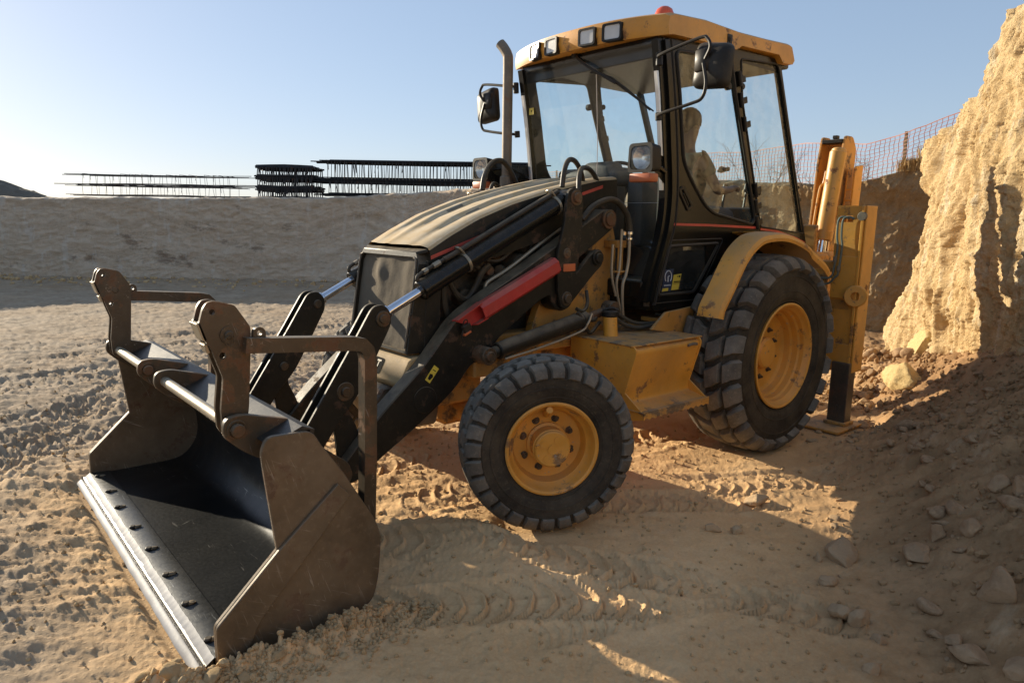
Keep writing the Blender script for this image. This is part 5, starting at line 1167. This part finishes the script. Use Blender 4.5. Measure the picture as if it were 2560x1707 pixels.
# ---------------------------------------------------------------- wheels
def resamp(P_, s): # P_: polyline [(y,r)], s in [0,1.x]
    P_ = np.array(P_); d = np.concatenate([[0], np.cumsum(np.hypot(*np.diff(P_, axis=0).T))]); L_ = d[-1]; q = s*L_
    y = np.interp(q, d, P_[:, 0]); r = np.interp(q, d, P_[:, 1]); e = .01*L_
    y2 = np.interp(min(q+e, L_), d, P_[:, 0]); r2 = np.interp(min(q+e, L_), d, P_[:, 1]); y1 = np.interp(max(q-e, 0), d, P_[:, 0]); r1 = np.interp(max(q-e, 0), d, P_[:, 1])
    t = np.array([y2-y1, r2-r1]); t /= np.linalg.norm(t)+1e-9; return y, r, (-t[1], t[0])   # outward normal (ny,nr)
def wheel(name, Rt, W, yc, rr, depth, NB, blocks, rimprof, hub, nb, rb, front):
    """axis +Y outward; rim plane at y=0, tyre centre at y=yc"""
    e = bpy.data.objects.new(name, None); COL.objects.link(e)
    hw = W/2; Rb = Rt-depth
    half = [(0, Rb), (hw*.5, Rb-.004), (hw*.78, Rb-.012), (hw*.93, Rb-.035), (hw*1.0, Rb-.075), (hw*1.03, (Rb+rr)/2+.02), (hw*1.0, rr+.06), (hw*.88, rr+.015), (hw*.80, rr-.01)]
    hs_ = smooth_line([Vector(p) for p in half], 3)
    prof = [(p.y, yc+p.x) for p in hs_]; prof2 = [(p.y, yc-p.x) for p in hs_][::-1]
    full = prof2+prof[1:]
    q = Vector((0, 1, 0)).to_track_quat('Z', 'X'); mb = MB(); mb.lathe(full, q=q, n=96)
    # circumferential ribs on the sidewall
    for k in (.30, .52, .80):
        i = int(len(hs_)*(.42+.5*k)); i = min(i, len(hs_)-2); p = hs_[i]
        mb.lathe([(p.y+.006, yc+p.x-.002), (p.y+.003, yc+p.x+.0035), (p.y-.003, yc+p.x+.0035), (p.y-.006, yc+p.x-.002)], q=q, n=96)
    ty = mb.build('tyre', TYRE, e)
    # tread blocks
    treadhalf = [(0, Rb-.002), (hw*.5, Rb-.006), (hw*.78, Rb-.014), (hw*.93, Rb-.037), (hw*1.005, Rb-.085)]
    mb = MB(); rs = np.random.RandomState(9)
    for k in range(NB):
        for sd in (1, -1):
            for (poly, ph) in blocks:
                base = []; topv = []; c_s = sum(p[1] for p in poly)/len(poly); c_t = sum(p[0] for p in poly)/len(poly)
                sub = []
                for a in range(len(poly)):
                    p, p2 = poly[a], poly[(a+1) % len(poly)]
                    for f in (0, .5): sub.append((p[0]*(1-f)+p2[0]*f, p[1]*(1-f)+p2[1]*f))
                def mp(tt, ss, h):
                    th_ = (k+ph+(.5 if sd < 0 else 0)-tt)*2*math.pi/NB; s2 = abs(ss) if ss >= 0 else 0
                    y, r, (ny_, nr_) = resamp(treadhalf, min(max(ss, 0), 1)); 
                    if nr_ < 0: ny_, nr_ = -ny_, -nr_
                    y = y if ss >= 0 else ss*hw; y += ny_*h; r += nr_*h
                    return (r*math.sin(th_), yc+sd*y, r*math.cos(th_))
                sh = .80; A = [mp(t_, s_, -.004) for t_, s_ in sub]; B = [mp(c_t+(t_-c_t)*.87, c_s+(s_-c_s)*.90, depth*.84) for t_, s_ in sub]; C2 = [mp(c_t+(t_-c_t)*sh, c_s+(s_-c_s)*sh, depth) for t_, s_ in sub]
                D = [mp(c_t+(t_-c_t)*.45, c_s+(s_-c_s)*.45, depth*1.0) for t_, s_ in sub]; ctr = mp(c_t, c_s, depth)
                n_ = len(sub); V = A+B+C2+D+[ctr]; F_ = []
                for i in range(n_):
                    j = (i+1) % n_
                    for l_ in range(3): F_.append((l_*n_+i, l_*n_+j, (l_+1)*n_+j, (l_+1)*n_+i) if sd < 0 else (l_*n_+j, l_*n_+i, (l_+1)*n_+i, (l_+1)*n_+j))
                    F_.append((3*n_+i, 3*n_+j, 4*n_) if sd < 0 else (3*n_+j, 3*n_+i, 4*n_))
                mb.add(V, F_)
    mb.build('tread', TREAD, ty, ang=30)
    mb = MB(); mb.lathe(rimprof, q=q, n=72); rim = mb.build('rim', YELR, e)
    mb = MB(); mb.lathe(hub, q=q, n=36); 
    if front:
        for a in range(4):
            an = a*math.pi/2+.5; c = (.056*math.cos(an), hub[-1][1]-.001, .056*math.sin(an)); mb.cyl(c, (c[0], c[1]+.004, c[2]), .020, 16)
        mb.cyl((0, hub[-1][1]-.001, 0), (0, hub[-1][1]+.005, 0), .026, 20); mb.cyl((.082, hub[-1][1]-.004, .02), (.082, hub[-1][1]+.018, .02), .010, 10)
        mb.cyl((.03, .0, .215), (.03, -.06, .21), .001, 4)
    mb.build('hub', YELR, e)
    for a in range(nb):
        an = 2*math.pi*(a+.4)/nb; yb = np.interp(rb, [p[0] for p in rimprof[::-1]], [p[1] for p in rimprof[::-1]]) if False else rimprof[-2][1]
        mb = MB(); c = Vector((rb*math.cos(an), yb, rb*math.sin(an))); mb.cyl(c, c+Vector((0, .006, 0)), .022, 14); mb.cyl(c, c+Vector((0, .022, 0)), .0145, 6, bev=.002); mb.cyl(c, c+Vector((0, .034, 0)), .008, 10); mb.build('wheel_nut', STEEL, e)
    return e
FB = [([(.06, .02), (.92, .02), (1.10, .24), (.94, .47), (.08, .47), (.24, .24)], 0), ([(.08, .54), (.93, .54), (1.04, .72), (1.02, .94), (.20, .94), (.20, .74)], .42)]
fr_prof = [(.232, -.245), (.245, -.25), (.232, -.23), (.225, -.1), (.229, -.045), (.243, -.02), (.252, -.004), (.252, .006), (.243, .010), (.232, .004), (.224, -.022), (.216, -.042), (.200, -.056), (.194, -.085), (.186, -.108), (.12, -.120), (0, -.120)]
fr_hub = [(.112, -.120), (.112, -.104), (.098, -.098), (.098, -.024), (.102, -.021), (.102, -.013), (.0975, -.010), (.095, .004), (.089, .009), (0, .009)]
fw = wheel('front_wheel', .474, .295, -.135, .250, .025, 28, FB, fr_prof, fr_hub, 8, .140, True)
RB = [([(.0, .02), (.80, .02), (.92, .24), (1.16, .47), (.36, .47), (.12, .24)], 0), ([(.40, .54), (1.18, .54), (1.36, .72), (1.40, .94), (.64, .94), (.58, .72)], .10)]
rr_prof = [(.35, -.40), (.375, -.41), (.352, -.38), (.33, -.2), (.352, -.06), (.366, -.03), (.380, -.008), (.382, .006), (.372, .012), (.360, .004), (.350, -.022), (.338, -.034), (.334, -.062), (.322, -.074), (.316, -.112), (.300, -.124), (.290, -.165), (.274, -.178), (.262, -.186), (.12, -.196), (0, -.196)]
rr_hub = [(.115, -.196), (.115, -.14), (.10, -.125), (.06, -.12), (0, -.12)]
rw = wheel('rear_wheel', .722, .415, -.195, .372, .046, 24, RB, rr_prof, rr_hub, 10, .185, False)
def copytree(o, parent):
    c = o.copy(); COL.objects.link(c); c.parent = parent
    for ch in list(o.children): copytree(ch, c)
    return c
fw2 = copytree(fw, None); rw2 = copytree(rw, None)
ST = -.492
for o, loc, rz in ((fw, (2.246, 1.13, .479), ST), (fw2, (1.945, -1.127, .479), ST+math.pi), (rw, (0, 1.159, .722), 0), (rw2, (0, -1.159, .722), math.pi)):
    o.parent = ROOT; o.location = Vector(loc)+OFF; o.rotation_euler = (0, 0, rz); o.rotation_mode = 'XYZ'
mbv = MB(); mbv.cyl((.0, -.03, .205), (.0, -.075, .19), .0001, 4)
for o in (fw, fw2):
    o.rotation_euler = (0, 0, o.rotation_euler.z)
    mb = MB(); mb.cyl((.02, .005, .212), (.015, -.085, .165), .019, 14, bev=.003); v_ = mb.build('valve_guard', YELR, o)
# fenders
fprof = [(.86, 1.06), (.84, 1.13), (.75, 1.25), (.62, 1.43), (.50, 1.53), (.36, 1.585), (.1, 1.595), (-.15, 1.545), (-.36, 1.46), (-.52, 1.385), (-.60, 1.33)]
for s in (1, -1):
    L_ = smooth_line([Vector(p) for p in fprof], 4); mb = MB(); cross = [(.69, 0), (1.06, 0), (1.12, -.004), (1.15, -.016), (1.165, -.040), (1.16, -.062), (1.15, -.062), (1.152, -.040), (1.14, -.024), (1.11, -.012), (1.06, -.009), (.69, -.009)]
    V = []; n_ = len(cross)
    for i, p in enumerate(L_):
        t = (L_[min(i+1, len(L_)-1)]-L_[max(i-1, 0)]).normalized(); nn = Vector((t.y, -t.x)); nn = -nn if nn.dot(p-Vector((0, .72))) < 0 else nn
        lip = 1.0 if i < len(L_)*.75 else 1.3
        yi = .69+.31*min(1, max(0, (p.x-.05)/.15))
        for (y, h) in cross: V.append((p.x+nn.x*h*lip, s*(yi if y == .69 else y), p.y+nn.y*h*lip))
    F_ = [(i*n_+k, i*n_+(k+1) % n_, (i+1)*n_+(k+1) % n_, (i+1)*n_+k) for i in range(len(L_)-1) for k in range(n_)]; F_ += [tuple(range(n_)), tuple((len(L_)-1)*n_+k for k in range(n_))[::-1]]
    mb.add(V, F_); rf_ = P(mb, 'rear_fender', YEL)
    mb = MB(); mb.plate([(x, z-.005) for x, z in fprof[5:]]+[(-.60, 1.05), (.30, 1.05)], s*.675, s*.688, bev=0); P(mb, 'wheel_arch', BLK, rf_)
# tool and battery box with step
cs_ = [(.45, .905), (.955, .905), (.985, .890), (.992, .868), (.955, .735), (.925, .62), (.925, .55), (1.06, .525), (1.06, .505), (.45, .48)]
for s in (1,):
    mb = MB(); x0, x1 = .80, 1.44
    mb.slab([(x0, s*y, z) for y, z in rounded(cs_, [0, .03, .02, .03, .02, .02, .02, 0, 0, 0], 3)], (x1-x0, 0, 0), bev=0)
    box_ = P(mb, 'tool_box', YEL)
    mb = MB(); pl = [(.45, .912), (.978, .918), (1.002, .895), (1.003, .870), (.928, .617), (1.072, .52), (1.074, .478), (.96, .45), (.45, .45)]
    pl2 = rounded(pl, [0, .015, .01, .03, .005, .005, .005, .01, 0], 3)
    mb.slab([(1.44, s*y, z) for y, z in pl2], (.012, 0, 0), bev=.002); P(mb, 'end_plate', YEL, box_); mb = MB(); mb.slab([(.79, s*y, z) for y, z in pl2], (.012, 0, 0), bev=.002); P(mb, 'end_plate', YEL, box_)
    mb = MB(); mb.box((1.11, s*.72, .914), (.70, .53, .010), bev=.003); P(mb, 'top_deck', YELD, box_)
    mb = MB(); mb.box((1.12, s*1.015, .522), (.68, .13, .010), bev=.002)
    mb.slab([(x, s*1.076, z) for x, z in [(1.452, .518), (.79, .518), (.79, .478)]+[(.79+.662*k/24, .478+(.012 if k % 2 else 0)) for k in range(1, 24)]+[(1.452, .478)]], (0, s*.008, 0), bev=0); P(mb, 'step', YELD, box_)
    mb = MB(); mb.tube([(.84, s*.998, .872), (.88, s*.999, .876), (.93, s*.997, .870)], .010, 8, 4); P(mb, 'box_handle', EXH, box_)
mb = MB(); mb.cyl((1.275, .64, .90), (1.275, .625, 1.045), .046, 24, bev=.002); fl = P(mb, 'filler_neck', YEL); mb = MB(); mb.cyl((1.275, .625, 1.04), (1.275, .624, 1.085), .056, 14, bev=.01); mb.tube([(1.24, .66, 1.085), (1.28, .64, 1.10), (1.32, .60, 1.085)], .012, 6, 3); P(mb, 'filler_cap', PLAS, fl)
for p_, r in [([(1.42, .54, 1.03), (1.35, .56, 1.02), (1.28, .52, 1.06), (1.15, .52, 1.10)], .014), ([(1.50, .55, 1.08), (1.46, .57, 1.02), (1.40, .57, .94), (1.30, .56, 1.0)], .012), ([(1.22, .55, 1.07), (1.1, .58, .98), (1.0, .62, .945), (.88, .66, .955), (.8, .68, .96)], .015), ([(1.20, .52, 1.10), (1.05, .58, 1.0), (.95, .62, .97), (.75, .70, .98), (.70, .68, 1.0), (.78, .60, 1.02)], .012), ([(1.33, .46, 1.20), (1.36, .5, 1.12), (1.44, .54, 1.08), (1.50, .54, 1.10)], .012)]:
    mb = MB(); mb.tube(p_, r, 8, 6); P(mb, 'chassis_hose', HOSE)
# ---------------------------------------------------------------- backhoe, stabilizers
mb = MB()
for z in (1.02, 1.32): mb.box((-1.02, 0, z), (.09, 2.3, .09), bev=.008)
mb.box((-.98, 0, 1.17), (.03, 1.9, .26), bev=.004); mb.box((-.88, 0, .95), (.12, 1.0, .5), bev=.02); P(mb, 'slide_frame', YELD)
for s in (1, -1):
    mb = MB(); y = 1.115*s
    mb.slab([(-.975, s*.985, 1.805), (-.975, s*1.205, 1.800), (-.975, s*1.205, .60), (-.975, s*1.19, .49), (-.975, s*.985, .47)], (-.016, 0, 0), [[(-.975, s*1.0, 1.725), (-.975, s*1.11, 1.727), (-.975, s*1.115, 1.675), (-.975, s*1.0, 1.675)]], bev=0)
    mb.box((-1.055, s*1.213, 1.14), (.18, .014, 1.325), bev=.004); mb.box((-1.055, s*.985, 1.10), (.15, .014, 1.25), bev=.004); mb.box((-1.14, s*1.10, 1.14), (.014, .23, 1.30), bev=.003)
    mb.box((-.957, s*1.195, 1.14), (.02, .022, 1.32), bev=.004)
    mb.box((-.962, s*1.09, 1.24), (.012, .20, .34), bev=.004); mb.box((-.962, s*1.09, .60), (.012, .22, .22), bev=.006)
    st = P(mb, 'stabilizer_housing', YEL)
    mb = MB(); c = Vector((-.950, s*1.20, 1.10)); mb.lathe([(.034, -.01), (.034, .022), (.078, .022), (.086, .012), (.086, -.01)], c, Vector((1, .35*s, 0)).to_track_quat('Z', 'Y'), 28); P(mb, 'tie_down_eye', YEL, st)
    mb = MB(); mb.cyl((-.97, s*1.19, 1.72), (-.945, s*1.19, 1.72), .036, 16, bev=.004); P(mb, 'pivot_pin', EXH, st)
    mb = MB(); mb.box((-.985, s*1.145, .30), (.12, .145, .52), bev=.006); mb.box((-.923, s*1.15, .16), (.006, .02, .10), bev=.002); lg = P(mb, 'stabilizer_leg', paint('dark_worn_leg', (.035, .026, .02), .4, dust=.2, base_dust=.08, rust=.5, rustcol=(.08, .04, .025)), st)
    mb = MB(); mb.box((-.945, s*1.095, .035), (.46, .36, .022), bev=.004); mb.box((-.985, s*1.145, .06), (.16, .18, .03), bev=.006); P(mb, 'foot_pad', YELD, st)
    mb = MB(); 
    for (a, b, z) in ((1.015, 1.0, 1.56), (1.05, 1.035, 1.60)):
        mb.tube([(-.955, s*(a+.08), 1.70), (-.945, s*(a+.04), 1.715), (-.94, s*a, 1.69), (-.94, s*a, 1.56), (-.94, s*(a+.012), 1.48), (-.94, s*a, 1.33 if a < 1.03 else 1.28), (-.94, s*(a-.02), 1.24), (-.94, s*(a-.10), 1.225 if a < 1.03 else 1.175), (-.92, s*(a-.32), 1.23 if a < 1.03 else 1.185)], .0085, 8, 4)
    P(mb, 'hydraulic_line', paint('green_grey_line', (.10, .14, .12), .4, dust=.2, base_dust=.1), st)
    mb = MB(); mb.cyl((-.94, s*1.015, 1.36), (-.94, s*1.015, 1.40), .016, 8); mb.cyl((-.94, s*1.05, 1.29), (-.94, s*1.05, 1.33), .016, 8); P(mb, 'line_fitting', EXH, st)
# boom (folded upright behind the cab, shifted to the left) with its cylinder
mb = MB(); bx = lambda x: x
for y in (.568, .765): mb.plate(rounded([(-1.44, 2.40), (-1.58, 2.40), (-1.66, 2.30), (-1.60, 1.0), (-1.40, .95), (-1.32, 1.3), (-1.40, 2.2)], .03), y-.009, y+.009, bev=.003)
mb.plate([(-1.56, 2.36), (-1.64, 2.28), (-1.58, 1.0), (-1.55, 1.0)], .575, .757, bev=.003)
bm_ = P(mb, 'boom', YELD)
mb = MB(); mb.box((-1.47, .667, 2.355), (.10, .18, .035), bev=.006); mb.box((-1.49, .667, 2.395), (.05, .04, .03), bev=.004); P(mb, 'boom_cross_plate', PLAS, bm_)
mb = MB(); mb.cyl((-1.30, .79, 2.26), (-1.22, .765, 1.53), .066, 32, bev=.01); mb.cyl((-1.31, .79, 2.28), (-1.30, .79, 2.22), .058, 24, bev=.01); mb.cyl((-1.232, .768, 1.60), (-1.221, .765, 1.52), .071, 32, bev=.006)
mb.tube([(-1.30, .70, 2.10), (-1.30, .685, 2.0), (-1.28, .665, 1.94), (-1.24, .655, 1.6), (-1.22, .66, 1.52)], .010, 8, 4); bc = P(mb, 'boom_cylinder', paint('bright_yellow_paint', (.72, .36, .06), .4, dust=.3, base_dust=.1, rust=.1), bm_)
mb = MB(); mb.cyl((-1.222, .766, 1.54), (-1.19, .76, 1.22), .034, 24); P(mb, 'piston_rod', CHROME, bc)
mb = MB(); mb.plate(rounded([(-1.46, 2.12), (-1.60, 2.14), (-1.58, 1.7), (-1.44, 1.7)], .02), .80, .815, bev=.003); mb.plate(rounded([(-1.46, 2.14), (-1.60, 2.16), (-1.58, 1.7), (-1.44, 1.7)], .02), .86, .875, bev=.003)
for z in (1.86, 1.95): mb.box((-1.46, .84, z), (.03, .06, .012), bev=.002)
P(mb, 'dipper_bracket', YEL, bm_)
mb = MB(); mb.box((-1.25, .66, 1.2), (.5, .34, .45), bev=.03); mb.box((-1.12, .70, 1.5), (.05, .12, .3), bev=.01); P(mb, 'swing_casting', YELD)
mb = MB(); mb.tube([(-1.02, .75, 1.36), (-1.0, .70, 1.45), (-1.05, .66, 1.42), (-1.1, .62, 1.3)], .014, 8, 5); mb.tube([(-.96, .86, 1.0), (-.95, .92, 1.05), (-.96, .95, 1.0), (-.98, .93, .92)], .016, 8, 5); P(mb, 'hydraulic_hose', HOSE)
mb = MB(); mb.box((-.93, .86, 1.07), (.07, .10, .05), bev=.008); P(mb, 'valve_block', YEL)
mb = MB(); mb.box((-1.08, .70, 1.395), (.14, .20, .012), bev=.002); P(mb, 'grab_plate', STRIP)
# ================================================================== OPERATOR
SK = paint('skin', (.17, .09, .055), .55, dust=0, base_dust=.0, bump=.05, var=.08); HR = paint('dark_hair', (.02, .013, .008), .7, dust=0, base_dust=.0, bump=.4)
SHI = paint('olive_shirt', (.055, .055, .035), .9, dust=0, base_dust=.03, bump=.3, var=.1); TRO = paint('dark_trousers', (.05, .05, .06), .9, dust=0, base_dust=.02, bump=.3)
def skin_obj(name, verts, edges, radii, mat, root=0, par=None, lev=2):
    me = bpy.data.meshes.new(name); me.from_pydata([Vector(v) for v in verts], edges, []); o = bpy.data.objects.new(name, me); COL.objects.link(o)
    md = o.modifiers.new('skin', 'SKIN'); 
    for i, r in enumerate(radii):
        r = r if isinstance(r, tuple) else (r, r); me.skin_vertices[0].data[i].radius = r; me.skin_vertices[0].data[i].use_root = (i == root)
    md.use_smooth_shade = True; sb = o.modifiers.new('sub', 'SUBSURF'); sb.levels = lev; sb.render_levels = lev
    dg = bpy.context.evaluated_depsgraph_get(); m2 = bpy.data.meshes.new_from_object(o.evaluated_get(dg)); o.modifiers.clear(); o.data = m2; m2.name = name
    m2.materials.clear(); m2.materials.append(mat)
    for p in m2.polygons: p.use_smooth = True
    if par: o.parent = par
    return o
pb = Vector((-.15, .10, 1.70))       # pelvis
def pv(*a): return pb+Vector(a)
V = []; E = []; Rr = []
def av(p, r, par=None):
    V.append(Vector(p)); Rr.append(r); 
    if par is not None: E.append((par, len(V)-1))
    return len(V)-1
pel = av(pv(0, 0, 0), (.15, .12)); wa = av(pv(.0, 0, .16), (.14, .11), pel); ch = av(pv(.01, 0, .36), (.16, .12), wa); nb_ = av(pv(.0, 0, .50), (.075, .075), ch); nk = av(pv(.015, 0, .585), (.055, .058), nb_)
h1 = av(pv(.035, 0, .66), (.072, .070), nk); h2 = av(pv(.03, 0, .74), (.085, .082), h1); h3 = av(pv(.02, 0, .80), (.060, .055), h2)
arms = {}
for s in (1, -1):
    sh = av(pv(-.005, s*.17, .44), .058, ch)
    if s > 0: el = av(pv(.08, s*.25, .19), .042, sh); wr = av(pv(.30, s*.21, .17), .028, el); hn = av(pv(.36, s*.19, .18), (.030, .022), wr); hd = Vector((.9, -.2, .0))
    else: el = av(pv(.10, s*.26, .20), .042, sh); wr = av(pv(.33, s*.20, .22), .028, el); hn = av(pv(.39, s*.18, .24), (.030, .022), wr); hd = Vector((.9, .2, .1))
    for k in range(5):
        side_ = Vector((0, 1, 0)); off = (k-1.5)*.016 if k < 4 else .034*s
        base = V[hn]+side_*off*(1 if k < 4 else 1)+hd*(.012 if k < 4 else -.02); L1 = [.030, .036, .034, .026, .026][k]; dn = Vector((0, 0, -1))
        a1 = av(base+hd*L1, .0085, hn); a2 = av(base+hd*L1*1.7+dn*L1*.5, .008, a1); av(base+hd*L1*2.0+dn*L1*1.2, .007, a2)
for s in (1, -1):
    kn = av(pv(.42, s*.12, .02), .062, av(pv(.12, s*.09, 0), .085, pel)); an_ = av(pv(.52, s*.12, -.36), .042, kn); av(pv(.64, s*.12, -.42), .038, an_)
body = skin_obj('person', V, E, Rr, SK)
tag(body, 'operator in an olive short-sleeved shirt seated in the cab facing the rear levers', 'person')
bpy.context.view_layer.update()
# face and ears
mb = MB(); hc = pv(.03, 0, .72)
for s in (1, -1): mb.lathe([(0, .012), (.012, .010), (.020, .004), (.016, -.004), (0, -.006)], hc+Vector((-.005, s*.083, -.02)), Vector((-.2, s, 0)).to_track_quat('Z', 'Y'), 12)
mb.slab([hc+Vector((.078, -.006, .012)), hc+Vector((.078, .006, .012)), hc+Vector((.105, .012, -.022)), hc+Vector((.105, -.012, -.022)), hc+Vector((.078, -.012, -.03))], (-.008, 0, 0), bev=.003)
for s in (1, -1): mb.cyl(hc+Vector((.070, s*.03, .01)), hc+Vector((.082, s*.03, .01)), .009, 10)
mb.box(hc+Vector((.08, 0, -.05)), (.012, .04, .008), bev=.003)
mb.build('face', SK, body)
bm = bmesh.new(); bmesh.ops.create_icosphere(bm, subdivisions=4, radius=1); mb = MB()
for v in list(bm.verts):
    if v.co.z < -.45 and v.co.x > -.35 or v.co.z < -.92 or (v.co.x > .62 and v.co.z < .42): bm.verts.remove(v)
for v in bm.verts: 
    k = 1+.04*float(noise3(v.co.x*6, v.co.y*6, v.co.z*6)); v.co = hc+Vector((-.012+v.co.x*.104*k, v.co.y*.094*k, .032+v.co.z*.108*k))
mb.addbm(bm); mb.build('hair', HR, body)
def sub_obj(name, V2, E2, R3, mat): return skin_obj(name, V2, E2, R3, mat, par=body)
sub_obj('shirt', [pv(0, 0, .0), pv(0, 0, .16), pv(.01, 0, .36), pv(.0, 0, .485), pv(-.005, .17, .445), pv(.045, .222, .29), pv(-.005, -.17, .445), pv(.06, -.222, .30)], [(0, 1), (1, 2), (2, 3), (2, 4), (4, 5), (2, 6), (6, 7)], [(.165, .135), (.155, .125), (.175, .135), (.095, .09), .075, .064, .075, .064], SHI)
sub_obj('trousers', [pv(0, 0, -.02), pv(.12, .09, 0), pv(.42, .12, .02), pv(.50, .12, -.30), pv(.12, -.09, 0), pv(.42, -.12, .02), pv(.50, -.12, -.30)], [(0, 1), (1, 2), (2, 3), (0, 4), (4, 5), (5, 6)], [(.16, .13), .10, .075, .058, .10, .075, .058], TRO)

for v_ob in [body]+list(body.children):
    v_ob.data.transform(Matrix.Translation(pb) @ Matrix.Rotation(math.pi*.97, 4, 'Z') @ Matrix.Translation(-pb))
